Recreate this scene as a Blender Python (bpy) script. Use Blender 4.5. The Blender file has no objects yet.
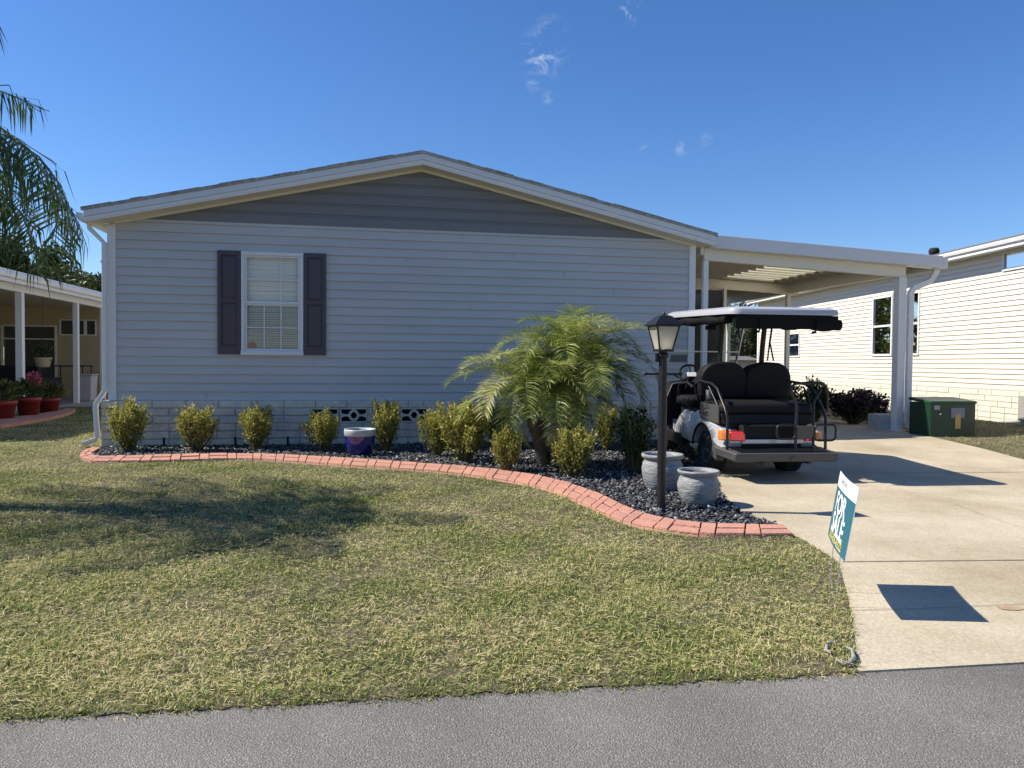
import bpy, bmesh, math, random
import numpy as np
from mathutils import Vector, Matrix, geometry
random.seed(7); RNG = np.random.default_rng(11)
R = math.radians
scene = bpy.context.scene
COL = scene.collection

# ------------------------------------------------------------------ camera
FPX = 750.0; PITCH = math.atan(21.4 / FPX); ROLL = 0.009; CH = 1.25
_F = np.array([0, math.cos(PITCH), -math.sin(PITCH)])
_U0 = np.array([0, math.sin(PITCH), math.cos(PITCH)]); _R0 = np.array([1., 0, 0])
_R = _R0 * math.cos(ROLL) + _U0 * math.sin(ROLL); _U = _U0 * math.cos(ROLL) - _R0 * math.sin(ROLL)
_C = np.array([0, 0, CH])

def sstep(t):
    t = np.clip(t, 0, 1); return t * t * (3 - 2 * t)

def gz(x, y):
    """height of the ground: it rises 14 cm from the street side to the carport"""
    return 0.14 * sstep((np.asarray(y, float) - 8.2) / 4.3) * sstep((np.asarray(x, float) - 1.9) / 1.6)

def at(px, py):
    """ground point seen at a pixel of the survey picture"""
    d = _F + _R * (px - 512) / FPX - _U * (py - 384) / FPX
    z = 0.0
    for _ in range(12):
        t = (z - CH) / d[2]; p = _C + d * t; z = float(gz(p[0], p[1]))
    return (float(p[0]), float(p[1]))

cam_d = bpy.data.cameras.new('camera'); cam = bpy.data.objects.new('camera', cam_d); COL.objects.link(cam)
cam.matrix_world = Matrix(((_R[0], _U[0], -_F[0], 0), (_R[1], _U[1], -_F[1], 0), (_R[2], _U[2], -_F[2], CH), (0, 0, 0, 1)))
cam_d.sensor_width = 36; cam_d.sensor_fit = 'HORIZONTAL'; cam_d.lens = 36 * FPX / 1024; cam_d.clip_end = 3000; cam_d.clip_start = 0.05
scene.camera = cam

# ------------------------------------------------------------------ world and sun
SUN_EL = R(45.5); to_sun = Vector((-0.9982 * math.cos(SUN_EL), 0.06 * math.cos(SUN_EL), math.sin(SUN_EL))).normalized()
w = bpy.data.worlds.new('World'); scene.world = w; w.use_nodes = True
nt = w.node_tree; nt.nodes.clear()
N = nt.nodes.new; L = nt.links.new
out = N('ShaderNodeOutputWorld'); bg = N('ShaderNodeBackground'); sky = N('ShaderNodeTexSky')
sky.sky_type = 'NISHITA'; sky.sun_disc = False; sky.sun_elevation = SUN_EL
sky.sun_rotation = math.atan2(to_sun.x, to_sun.y); sky.air_density = 1.0; sky.dust_density = 0.15; sky.ozone_density = 3.0; sky.altitude = 0
bg.inputs['Strength'].default_value = 0.088
# a few wispy clouds, placed by direction in the sky
tc = N('ShaderNodeTexCoord'); noi = N('ShaderNodeTexNoise'); noi.inputs['Scale'].default_value = 34; noi.inputs['Detail'].default_value = 7; noi.inputs['Roughness'].default_value = 0.66; noi.inputs['Distortion'].default_value = 0.7
mp = N('ShaderNodeMapping'); mp.inputs['Scale'].default_value = (1, 1, 1.3)
L(tc.outputs['Generated'], mp.inputs['Vector']); L(mp.outputs['Vector'], noi.inputs['Vector'])
cr = N('ShaderNodeValToRGB'); cr.color_ramp.elements[0].position = 0.47; cr.color_ramp.elements[1].position = 0.72
L(noi.outputs['Fac'], cr.inputs['Fac'])
def skydir(px, py):
    d = _F + _R * (px - 512) / FPX - _U * (py - 384) / FPX
    return d / np.linalg.norm(d)
acc = None
for px, py, rad, s in ((543, 54, .030, .95), (549, 38, .024, .7), (560, 42, .014, .4), (535, 84, .012, .35), (547, 97, .009, .5), (504, 61, .008, .35), (631, 11, .016, .8), (681, 147, .012, .45), (645, 149, .008, .45), (706, 140, .010, .25)):
    d = skydir(px, py)
    vs = N('ShaderNodeVectorMath'); vs.operation = 'DISTANCE'; vs.inputs[1].default_value = tuple(d)
    nn = N('ShaderNodeVectorMath'); nn.operation = 'NORMALIZE'; L(tc.outputs['Generated'], nn.inputs[0]); L(nn.outputs[0], vs.inputs[0])
    mr = N('ShaderNodeMapRange'); mr.interpolation_type = 'SMOOTHSTEP'
    mr.inputs['From Min'].default_value = rad * 1.25; mr.inputs['From Max'].default_value = 0; mr.inputs['To Min'].default_value = 0; mr.inputs['To Max'].default_value = s
    L(vs.outputs['Value'], mr.inputs['Value'])
    if acc is None: acc = mr.outputs[0]
    else:
        m = N('ShaderNodeMath'); m.operation = 'MAXIMUM'; L(acc, m.inputs[0]); L(mr.outputs[0], m.inputs[1]); acc = m.outputs[0]
mm = N('ShaderNodeMath'); mm.operation = 'MULTIPLY'; L(acc, mm.inputs[0]); L(cr.outputs['Color'], mm.inputs[1])
mx = N('ShaderNodeMixRGB'); mx.inputs['Color2'].default_value = (6.0, 6.6, 7.6, 1)
L(mm.outputs[0], mx.inputs['Fac'])
hsv = N('ShaderNodeHueSaturation'); hsv.inputs['Saturation'].default_value = 1.2; hsv.inputs['Value'].default_value = 1.0
tint = N('ShaderNodeMixRGB'); tint.blend_type = 'MULTIPLY'; tint.inputs['Fac'].default_value = 1; tint.inputs['Color2'].default_value = (.86, .93, 1.13, 1)
L(sky.outputs[0], hsv.inputs['Color']); L(hsv.outputs[0], tint.inputs['Color1']); L(tint.outputs[0], mx.inputs['Color1'])
L(mx.outputs[0], bg.inputs['Color']); L(bg.outputs[0], out.inputs['Surface'])
sl = bpy.data.lights.new('sun', 'SUN'); so = bpy.data.objects.new('sun', sl); COL.objects.link(so)
sl.energy = 5.0; sl.angle = R(0.53); sl.color = (1.0, 0.92, 0.79)
so.rotation_euler = to_sun.to_track_quat('Z', 'Y').to_euler(); so.location = (-20, 5, 20)
scene.view_settings.view_transform = 'Standard'; scene.view_settings.look = 'None'
scene.view_settings.exposure = 0.62; scene.view_settings.gamma = 1
scene.render.engine = 'CYCLES'; scene.cycles.max_bounces = 7; scene.cycles.transparent_max_bounces = 16
scene.cycles.diffuse_bounces = 4; scene.cycles.caustics_reflective = False; scene.cycles.caustics_refractive = False

# ------------------------------------------------------------------ materials
def mat(name, col, rough=.6, metal=0, var=0, vscale=4, bump=0, bscale=60, spec=.5, col2=None, coat=0, stretch=None, detail=6, trans=0):
    """Principled material with object-space noise in colour (towards col2 or darker) and bump."""
    m = bpy.data.materials.new(name); m.use_nodes = True; t = m.node_tree; b = t.nodes['Principled BSDF']
    b.inputs['Base Color'].default_value = (*col, 1); b.inputs['Roughness'].default_value = rough; b.inputs['Metallic'].default_value = metal
    b.inputs['Specular IOR Level'].default_value = spec; b.inputs['Coat Weight'].default_value = coat
    if var or bump or col2:
        tc = t.nodes.new('ShaderNodeTexCoord'); v = tc.outputs['Object']
        if stretch:
            mp = t.nodes.new('ShaderNodeMapping'); mp.inputs['Scale'].default_value = stretch; t.links.new(v, mp.inputs[0]); v = mp.outputs[0]
        if var or col2:
            n = t.nodes.new('ShaderNodeTexNoise'); n.inputs['Scale'].default_value = vscale; n.inputs['Detail'].default_value = detail; n.inputs['Roughness'].default_value = .62
            t.links.new(v, n.inputs['Vector'])
            r = t.nodes.new('ShaderNodeMapRange'); r.inputs['From Min'].default_value = .3; r.inputs['From Max'].default_value = .7; t.links.new(n.outputs['Fac'], r.inputs['Value'])
            x = t.nodes.new('ShaderNodeMixRGB'); x.inputs['Color1'].default_value = (*col, 1)
            c2 = col2 if col2 else tuple(c * (1 - var) for c in col); x.inputs['Color2'].default_value = (*c2, 1)
            t.links.new(r.outputs[0], x.inputs['Fac']); t.links.new(x.outputs[0], b.inputs['Base Color'])
        if bump:
            n2 = t.nodes.new('ShaderNodeTexNoise'); n2.inputs['Scale'].default_value = bscale; n2.inputs['Detail'].default_value = 5; t.links.new(v, n2.inputs['Vector'])
            bp = t.nodes.new('ShaderNodeBump'); bp.inputs['Strength'].default_value = bump; bp.inputs['Distance'].default_value = .02
            t.links.new(n2.outputs['Fac'], bp.inputs['Height']); t.links.new(bp.outputs[0], b.inputs['Normal'])
    return m

def leafmat(name, stops, trans=.35, rough=.5, patch=0, pscale=.7):
    """leaf material: colour picked per leaf from a ramp by the 'rnd' attribute; part of the light passes through"""
    m = bpy.data.materials.new(name); m.use_nodes = True; t = m.node_tree; b = t.nodes['Principled BSDF']; o = t.nodes['Material Output']
    a = t.nodes.new('ShaderNodeAttribute'); a.attribute_name = 'rnd'
    src = a.outputs['Fac']
    if patch:
        tc = t.nodes.new('ShaderNodeTexCoord'); n = t.nodes.new('ShaderNodeTexNoise'); n.inputs['Scale'].default_value = pscale; n.inputs['Detail'].default_value = 5
        t.links.new(tc.outputs['Object'], n.inputs['Vector'])
        q = t.nodes.new('ShaderNodeMath'); q.operation = 'MULTIPLY_ADD'; q.inputs[1].default_value = patch; q.inputs[2].default_value = -patch * .5
        t.links.new(n.outputs['Fac'], q.inputs[0])
        ad = t.nodes.new('ShaderNodeMath'); ad.operation = 'ADD'; ad.use_clamp = True; t.links.new(src, ad.inputs[0]); t.links.new(q.outputs[0], ad.inputs[1]); src = ad.outputs[0]
    r = t.nodes.new('ShaderNodeValToRGB'); e = r.color_ramp.elements
    for i, (p, c) in enumerate(stops):
        if i < 2: el = e[i]; el.position = p
        else: el = e.new(p)
        el.color = (*c, 1)
    t.links.new(src, r.inputs['Fac']); t.links.new(r.outputs[0], b.inputs['Base Color'])
    b.inputs['Roughness'].default_value = rough; b.inputs['Specular IOR Level'].default_value = .35
    tr = t.nodes.new('ShaderNodeBsdfTranslucent'); t.links.new(r.outputs[0], tr.inputs['Color'])
    mixs = t.nodes.new('ShaderNodeMixShader'); mixs.inputs[0].default_value = trans
    t.links.new(b.outputs[0], mixs.inputs[1]); t.links.new(tr.outputs[0], mixs.inputs[2]); t.links.new(mixs.outputs[0], o.inputs['Surface'])
    return m

def glassmat(name, tint=(1, 1, 1), refl=.12, alpha=.8, rough=.02):
    """clear sheet: mostly see-through, with a fresnel mirror reflection"""
    m = bpy.data.materials.new(name); m.use_nodes = True; t = m.node_tree; t.nodes.clear()
    o = t.nodes.new('ShaderNodeOutputMaterial'); tp = t.nodes.new('ShaderNodeBsdfTransparent'); g = t.nodes.new('ShaderNodeBsdfGlossy')
    tp.inputs[0].default_value = (*tint, 1); g.inputs['Roughness'].default_value = rough
    lw = t.nodes.new('ShaderNodeFresnel'); lw.inputs['IOR'].default_value = 1.5
    ma = t.nodes.new('ShaderNodeMath'); ma.operation = 'ADD'; ma.inputs[1].default_value = refl; ma.use_clamp = True; t.links.new(lw.outputs[0], ma.inputs[0])
    mi = t.nodes.new('ShaderNodeMixShader'); t.links.new(ma.outputs[0], mi.inputs[0]); t.links.new(tp.outputs[0], mi.inputs[1]); t.links.new(g.outputs[0], mi.inputs[2])
    t.links.new(mi.outputs[0], o.inputs['Surface'])
    return m

M = {}
M['siding'] = mat('pale_blue_grey_vinyl', (.535, .53, .51), .5, var=.12, vscale=.9, bump=.28, bscale=2.2, stretch=(.7, 1, 3.2))
M['gable'] = mat('slate_grey_vinyl', (.185, .186, .19), .55, var=.1, vscale=1.5, bump=.05, bscale=12)
M['white'] = mat('white_vinyl', (.74, .74, .73), .42, var=.05, vscale=2.5)
M['fascia'] = mat('white_aluminium', (.66, .67, .68), .38, var=.05, vscale=2)
M['soffit'] = mat('soffit_vinyl', (.74, .71, .62), .5, var=.06, vscale=3)
M['block'] = mat('split_face_block', (.74, .68, .56), .9, var=.28, vscale=7, bump=.7, bscale=45)
M['mortar'] = mat('mortar', (.46, .44, .40), .95, var=.2)
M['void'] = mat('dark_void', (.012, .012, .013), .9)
M['shingle'] = mat('asphalt_shingle', (.16, .155, .15), .95, var=.3, vscale=20, bump=.5)
M['shutter'] = mat('plum_shutter', (.072, .060, .070), .5, var=.1, vscale=6)
M['blind'] = mat('blind_white', (.86, .83, .76), .5)
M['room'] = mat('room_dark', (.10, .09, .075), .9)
M['glass'] = glassmat('window_glass', (.98, 1, .99), .02)
M['asphalt'] = mat('asphalt_road', (.135, .13, .125), .85, bump=.8, bscale=150, col2=(.175, .17, .162), vscale=1.3)
M['concrete'] = None
M['black'] = mat('black_plastic', (.011, .011, .012), .55, spec=.25, var=.2)
M['blackmetal'] = mat('black_metal', (.012, .012, .013), .38, spec=.4)
M['vinyl'] = mat('black_seat_vinyl', (.010, .010, .011), .6, spec=.22, bump=.1, bscale=80)
M['deck'] = mat('grey_deck_plastic', (.06, .06, .063), .55, bump=.1, bscale=90)
M['silver'] = mat('silver_paint', (.62, .64, .66), .25, metal=.35, coat=.6)
M['canopy'] = mat('canopy_white', (.40, .41, .44), .35, coat=.2)
M['tyre'] = mat('tyre_rubber', (.02, .02, .02), .85)
M['hub'] = mat('dark_hub', (.10, .10, .105), .35, metal=.4)
M['red'] = mat('red_lens', (.55, .02, .015), .15, coat=.8)
M['amber'] = mat('amber_lens', (.75, .22, .03), .15, coat=.8)
M['chrome'] = mat('chrome', (.7, .7, .72), .12, metal=1)
M['curtain'] = mat('black_curtain', (.006, .006, .0065), .7, spec=.15, bump=.4, bscale=14)
M['paper'] = mat('white_paper', (.8, .8, .8), .6)
M['frost'] = mat('frosted_glass', (.62, .62, .58), .45, var=.05)
M['bulb'] = mat('bulb', (.95, .9, .75), .3)
_b = M['bulb'].node_tree.nodes['Principled BSDF']; _b.inputs['Emission Color'].default_value = (1, .85, .6, 1); _b.inputs['Emission Strength'].default_value = 2.2
M['curb'] = mat('salmon_concrete', (.56, .27, .195), .9, bump=.5, bscale=60, col2=(.38, .20, .155), vscale=3.5)
M['curbgap'] = mat('salmon_gap', (.16, .07, .05), .95)
M['greypot'] = mat('grey_glaze', (.31, .325, .335), .6, bump=.6, bscale=16, stretch=(1, 1, 4), var=.5, vscale=9)
M['bluepot'] = mat('cobalt_glaze', (.012, .018, .16), .16, var=.35, vscale=7, coat=.8)
M['potwhite'] = mat('white_glaze', (.46, .52, .53), .4, var=.4, vscale=12)
M['soilpot'] = mat('potting_soil', (.05, .037, .028), .95)
M['redpot'] = mat('red_plastic_pot', (.22, .022, .02), .5, var=.15)
M['green'] = mat('dark_green_paint', (.008, .040, .020), .4, var=.15, vscale=3, coat=.1)
M['greenlid'] = mat('green_lid', (.014, .06, .032), .4)
M['label'] = mat('faded_label', (.26, .27, .34), .6, var=.2, vscale=12)
M['labely'] = mat('label_amber', (.55, .38, .10), .6)
M['creamwall'] = mat('cream_siding', (.68, .63, .54), .55, var=.05, vscale=1.4)
M['tan'] = mat('tan_stucco', (.50, .43, .28), .8, var=.1)
M['creamblock'] = mat('cream_block', (.74, .69, .58), .85, var=.14, vscale=9, bump=.6, bscale=40)
M['screen'] = glassmat('porch_screen', (.20, .20, .19), .0, rough=.35)
M['darkglass'] = mat('dark_pane', (.035, .05, .05), .06, spec=.8)
M['clear'] = glassmat('acrylic', (.80, .86, .84), .05)
M['teal'] = mat('teal_sign', (.022, .125, .17), .45)
M['signwhite'] = mat('sign_white', (.82, .84, .84), .45)
M['signyellow'] = mat('sign_yellow', (.62, .55, .16), .45)
M['signgrey'] = mat('sign_grey', (.35, .37, .38), .5)
M['wire'] = mat('galvanised_wire', (.42, .44, .42), .4, metal=.6)
M['bark'] = mat('palm_bark', (.17, .13, .09), .95, bump=1, bscale=30, var=.45, vscale=14)
M['trunk'] = mat('tree_bark', (.13, .10, .075), .95, bump=1, bscale=14, var=.4)
M['brightpanel'] = mat('white_translucent_panel', (.86, .84, .74), .5)  # for the panel added as the bright strip of carport ceiling
_b = M['brightpanel'].node_tree.nodes['Principled BSDF']; _b.inputs['Transmission Weight'].default_value = 0
def translucent(m, f):
    t = m.node_tree; b = t.nodes['Principled BSDF']; o = t.nodes['Material Output']; tr = t.nodes.new('ShaderNodeBsdfTranslucent')
    tr.inputs[0].default_value = b.inputs['Base Color'].default_value; mi = t.nodes.new('ShaderNodeMixShader'); mi.inputs[0].default_value = f
    t.links.new(b.outputs[0], mi.inputs[1]); t.links.new(tr.outputs[0], mi.inputs[2]); t.links.new(mi.outputs[0], o.inputs['Surface'])
translucent(M['brightpanel'], .7); translucent(M['frost'], .6)

def concrete():
    m = bpy.data.materials.new('tan_concrete'); m.use_nodes = True; t = m.node_tree; b = t.nodes['Principled BSDF']; n = t.nodes.new; l = t.links.new
    tc = n('ShaderNodeTexCoord')
    a = n('ShaderNodeTexNoise'); a.inputs['Scale'].default_value = .8; a.inputs['Detail'].default_value = 8; a.inputs['Roughness'].default_value = .65; l(tc.outputs['Object'], a.inputs['Vector'])
    r = n('ShaderNodeValToRGB'); e = r.color_ramp.elements; e[0].position = .3; e[0].color = (.33, .27, .18, 1); e[1].position = .62; e[1].color = (.50, .44, .325, 1); l(a.outputs['Fac'], r.inputs['Fac'])
    f = n('ShaderNodeTexNoise'); f.inputs['Scale'].default_value = 70; f.inputs['Detail'].default_value = 3; l(tc.outputs['Object'], f.inputs['Vector'])
    fr = n('ShaderNodeMapRange'); fr.inputs['To Min'].default_value = .80; fr.inputs['To Max'].default_value = 1.14; fr.inputs['From Min'].default_value = .3; fr.inputs['From Max'].default_value = .7; l(f.outputs['Fac'], fr.inputs['Value'])
    mu = n('ShaderNodeMixRGB'); mu.blend_type = 'MULTIPLY'; mu.inputs['Fac'].default_value = 1; l(r.outputs[0], mu.inputs['Color1']); l(fr.outputs[0], mu.inputs['Color2'])
    # rust and leaf stains
    s = n('ShaderNodeTexNoise'); s.inputs['Scale'].default_value = 2.6; s.inputs['Detail'].default_value = 4; l(tc.outputs['Object'], s.inputs['Vector'])
    sr = n('ShaderNodeMapRange'); sr.inputs['From Min'].default_value = .66; sr.inputs['From Max'].default_value = .74; sr.inputs['To Max'].default_value = .35; l(s.outputs['Fac'], sr.inputs['Value'])
    m2 = n('ShaderNodeMixRGB'); m2.inputs['Color2'].default_value = (.33, .20, .11, 1); l(sr.outputs[0], m2.inputs['Fac']); l(mu.outputs[0], m2.inputs['Color1'])
    l(m2.outputs[0], b.inputs['Base Color']); b.inputs['Roughness'].default_value = .9
    bp = n('ShaderNodeBump'); bp.inputs['Strength'].default_value = .4; bp.inputs['Distance'].default_value = .006; l(f.outputs['Fac'], bp.inputs['Height']); l(bp.outputs[0], b.inputs['Normal'])
    return m
M['concrete'] = concrete()

def asphalt():
    m = M['asphalt']; t = m.node_tree; b = t.nodes['Principled BSDF']; n = t.nodes.new; l = t.links.new
    tc = n('ShaderNodeTexCoord'); v = n('ShaderNodeTexVoronoi'); v.inputs['Scale'].default_value = 300; l(tc.outputs['Object'], v.inputs['Vector'])
    bw = n('ShaderNodeRGBToBW'); l(v.outputs['Color'], bw.inputs[0])
    r = n('ShaderNodeValToRGB'); e = r.color_ramp.elements; e[0].position = .15; e[0].color = (.145, .137, .125, 1); e[1].position = .97; e[1].color = (.46, .42, .36, 1)
    x = e.new(.7); x.color = (.21, .198, .18, 1); l(bw.outputs[0], r.inputs['Fac'])
    a = n('ShaderNodeTexNoise'); a.inputs['Scale'].default_value = 1.1; a.inputs['Detail'].default_value = 6; l(tc.outputs['Object'], a.inputs['Vector'])
    fr = n('ShaderNodeMapRange'); fr.inputs['To Min'].default_value = .78; fr.inputs['To Max'].default_value = 1.2; fr.inputs['From Min'].default_value = .3; fr.inputs['From Max'].default_value = .7; l(a.outputs['Fac'], fr.inputs['Value'])
    mu = n('ShaderNodeMixRGB'); mu.blend_type = 'MULTIPLY'; mu.inputs['Fac'].default_value = 1; l(r.outputs[0], mu.inputs['Color1']); l(fr.outputs[0], mu.inputs['Color2']); l(mu.outputs[0], b.inputs['Base Color'])
asphalt()
M['soil'] = mat('lawn_soil', (.16, .13, .075), .95, bump=1, bscale=50, col2=(.05, .05, .025), vscale=5)
M['farlawn'] = mat('far_lawn', (.13, .14, .05), .95, bump=1, bscale=50, col2=(.22, .19, .09), vscale=5)
M['bedsoil'] = mat('bed_soil', (.045, .045, .048), .95, bump=1, bscale=40, var=.5, vscale=20)
M['slate'] = leafmat('slate_chips', ((0, (.03, .032, .036)), (1, (.55, .54, .53)), (.45, (.085, .09, .10)), (.75, (.21, .215, .225))), trans=0, rough=.5)
M['grass'] = leafmat('lawn_grass', ((0, (.05, .09, .016)), (1, (.72, .61, .34)), (.30, (.12, .21, .035)), (.55, (.27, .35, .07)), (.76, (.48, .46, .17))), trans=.3, rough=.5, patch=1.5, pscale=1.1)
M['palm'] = leafmat('date_palm_leaf', ((0, (.07, .10, .03)), (1, (.64, .60, .30)), (.35, (.16, .22, .045)), (.7, (.37, .42, .10))), trans=.42, rough=.38)
M['palmdark'] = leafmat('queen_palm_leaf', ((0, (.04, .07, .02)), (1, (.26, .27, .11)), (.6, (.09, .14, .04))), trans=.35, rough=.35)
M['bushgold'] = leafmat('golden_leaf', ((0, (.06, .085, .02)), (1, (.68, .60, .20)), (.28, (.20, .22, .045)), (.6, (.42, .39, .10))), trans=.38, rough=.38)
M['bushdark'] = leafmat('dark_green_leaf', ((0, (.02, .035, .01)), (1, (.22, .22, .06)), (.6, (.06, .09, .02))), trans=.25, rough=.4)
M['bushpurple'] = leafmat('purple_leaf', ((0, (.018, .012, .014)), (1, (.16, .07, .08)), (.6, (.045, .028, .03))), trans=.15, rough=.35)
M['treeleaf'] = leafmat('tree_leaf', ((0, (.025, .04, .012)), (1, (.13, .15, .035)), (.6, (.055, .08, .022))), trans=.3, rough=.5)
M['pink'] = leafmat('pink_flower', ((0, (.35, .05, .10)), (1, (.6, .2, .25))), trans=.3)
M['stem'] = mat('green_brown_stem', (.11, .085, .04), .8)

# ------------------------------------------------------------------ mesh helpers
class MB:
    def __init__(s): s.v = []; s.f = []; s.m = []; s.sm = []
    def add(s, vs, fs, mi=0, smooth=False):
        b = len(s.v); s.v.extend([tuple(map(float, v)) for v in vs])
        for f in fs: s.f.append([b + i for i in f]); s.m.append(mi); s.sm.append(smooth)
        return s
    def box(s, x0, x1, y0, y1, z0, z1, mi=0):
        vs = [(x, y, z) for z in (z0, z1) for y in (y0, y1) for x in (x0, x1)]
        return s.add(vs, [(0, 2, 3, 1), (4, 5, 7, 6), (0, 1, 5, 4), (2, 6, 7, 3), (0, 4, 6, 2), (1, 3, 7, 5)], mi)
    def hexa(s, bot, top, mi=0):
        """bot, top: four points each, counter-clockwise from above"""
        return s.add(list(bot) + list(top), [(3, 2, 1, 0), (4, 5, 6, 7), (0, 1, 5, 4), (1, 2, 6, 5), (2, 3, 7, 6), (3, 0, 4, 7)], mi)
    def tube(s, pts, r, n=10, mi=0, cap=True, sq=None):
        """pts path, r radius or list; sq=(w,d) makes a rectangular section"""
        pts = [Vector(p) for p in pts]; k = len(pts); rs = r if isinstance(r, (list, tuple)) else [r] * k
        prev = None; rings = []
        for i, p in enumerate(pts):
            t = (pts[min(i + 1, k - 1)] - pts[max(i - 1, 0)]).normalized()
            if prev is None:
                a = Vector((0, 0, 1)) if abs(t.z) < .9 else Vector((0, 1, 0))
                u = (a - t * a.dot(t)).normalized()
            else: u = (prev - t * prev.dot(t)).normalized()
            prev = u; w_ = t.cross(u)
            if sq: ring = [p + u * a_ * sq[0] / 2 + w_ * b_ * sq[1] / 2 for a_, b_ in ((1, 1), (-1, 1), (-1, -1), (1, -1))]
            else: ring = [p + (u * math.cos(q * 2 * math.pi / n) + w_ * math.sin(q * 2 * math.pi / n)) * rs[i] for q in range(n)]
            rings.append(ring)
        m = len(rings[0]); vs = [v for r_ in rings for v in r_]; fs = []
        for i in range(k - 1):
            for q in range(m): fs.append((i * m + q, i * m + (q + 1) % m, (i + 1) * m + (q + 1) % m, (i + 1) * m + q))
        s.add(vs, fs, mi, not sq)
        if cap: s.add(rings[0], [list(range(m))[::-1]], mi); s.add(rings[-1], [list(range(m))], mi)
        return s
    def lathe(s, prof, n=32, mi=0, c=(0, 0, 0)):
        vs = []; fs = []
        for r, z in prof:
            for q in range(n): a = q * 2 * math.pi / n; vs.append((c[0] + r * math.cos(a), c[1] + r * math.sin(a), c[2] + z))
        for i in range(len(prof) - 1):
            for q in range(n): fs.append((i * n + q, i * n + (q + 1) % n, (i + 1) * n + (q + 1) % n, (i + 1) * n + q))
        return s.add(vs, fs, mi, True)
    def prism(s, poly, x0, x1, axis='x', mi=0):
        """extrude a 2-D polygon along an axis; poly is in the other two axes"""
        def P(a, b, c): return {'x': (c, a, b), 'y': (a, c, b), 'z': (a, b, c)}[axis]
        n = len(poly); vs = [P(a, b, x0) for a, b in poly] + [P(a, b, x1) for a, b in poly]
        fs = [list(range(n))[::-1], list(range(n, 2 * n))] + [(i, (i + 1) % n, n + (i + 1) % n, n + i) for i in range(n)]
        return s.add(vs, fs, mi)
    def build(s, name, mats, parent=None, bevel=0, bseg=2, loc=None, rot=None, sub=0):
        me = bpy.data.meshes.new(name); me.from_pydata(s.v, [], s.f)
        for m in (mats if isinstance(mats, (list, tuple)) else [mats]): me.materials.append(m)
        me.polygons.foreach_set('material_index', s.m); me.polygons.foreach_set('use_smooth', s.sm); me.update()
        bm = bmesh.new(); bm.from_mesh(me); bmesh.ops.recalc_face_normals(bm, faces=bm.faces)
        bm.to_mesh(me); bm.free()
        o = bpy.data.objects.new(name, me); COL.objects.link(o)
        if parent: o.parent = parent
        if loc is not None: o.location = loc
        if rot is not None: o.rotation_euler = rot
        if sub:
            q = o.modifiers.new('s', 'SUBSURF'); q.levels = q.render_levels = sub
            me.polygons.foreach_set('use_smooth', [True] * len(me.polygons))
        if bevel:
            q = o.modifiers.new('b', 'BEVEL'); q.width = bevel; q.segments = bseg; q.limit_method = 'ANGLE'; q.angle_limit = R(35); q.harden_normals = False
        return o

def npmesh(name, V, F, mats, rnd=None, parent=None, smooth=False):
    V = np.ascontiguousarray(V, np.float32); F = np.ascontiguousarray(F, np.int32); nf, k = F.shape
    me = bpy.data.meshes.new(name); me.vertices.add(len(V)); me.vertices.foreach_set('co', V.ravel())
    me.loops.add(nf * k); me.loops.foreach_set('vertex_index', F.ravel()); me.polygons.add(nf)
    me.polygons.foreach_set('loop_start', np.arange(nf, dtype=np.int32) * k)
    if rnd is not None:
        a = me.attributes.new('rnd', 'FLOAT', 'POINT'); a.data.foreach_set('value', np.ascontiguousarray(rnd, np.float32))
    me.materials.append(mats); me.update(calc_edges=True)
    o = bpy.data.objects.new(name, me); COL.objects.link(o)
    if parent: o.parent = parent
    return o

def nrm(a): return a / np.maximum(np.linalg.norm(a, axis=1, keepdims=True), 1e-9)

def kites(P, D, S, Ln, W, rnd, bend=0.0):
    """leaves: start P, direction D, side S, length, width; returns verts, quads, rnd"""
    n = len(P); Ln = np.asarray(Ln).reshape(-1, 1); W = np.asarray(W).reshape(-1, 1)
    mid = P + D * Ln * .5
    tip = P + D * Ln; tip = tip - np.array([0, 0, 1.]) * Ln * bend
    V = np.stack([P, mid + S * W / 2, tip, mid - S * W / 2], 1).reshape(-1, 3)
    F = np.arange(4 * n).reshape(-1, 4)
    return V, F, np.repeat(rnd, 4)

def merge(parts):
    Vs, Fs, Rs = [], [], []; b = 0
    for V, F, r in parts: Vs.append(V); Fs.append(F + b); Rs.append(r); b += len(V)
    return np.concatenate(Vs), np.concatenate(Fs), np.concatenate(Rs)

def thing(name, label, cat, loc=(0, 0, 0), rz=0, group=None):
    o = bpy.data.objects.new(name, None); COL.objects.link(o); o.location = loc; o.rotation_euler = (0, 0, rz); o.empty_display_size = .2
    return tag(o, label, cat, group)
def tag(o, label, cat, group=None):
    o['label'] = label; o['category'] = cat
    if group: o['group'] = group
    return o
def kind(o, k): o['kind'] = k; return o
def G(px, py, dz=0.0):
    x, y = at(px, py); return (x, y, float(gz(x, y)) + dz)

def inpoly(X, Y, poly):
    c = np.zeros(len(X), bool); n = len(poly)
    for i in range(n):
        x1, y1 = poly[i]; x2, y2 = poly[(i + 1) % n]
        if y1 == y2: continue
        k = ((Y < y1) != (Y < y2)) & (X < (x2 - x1) * (Y - y1) / (y2 - y1) + x1)
        c ^= k
    return c

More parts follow.
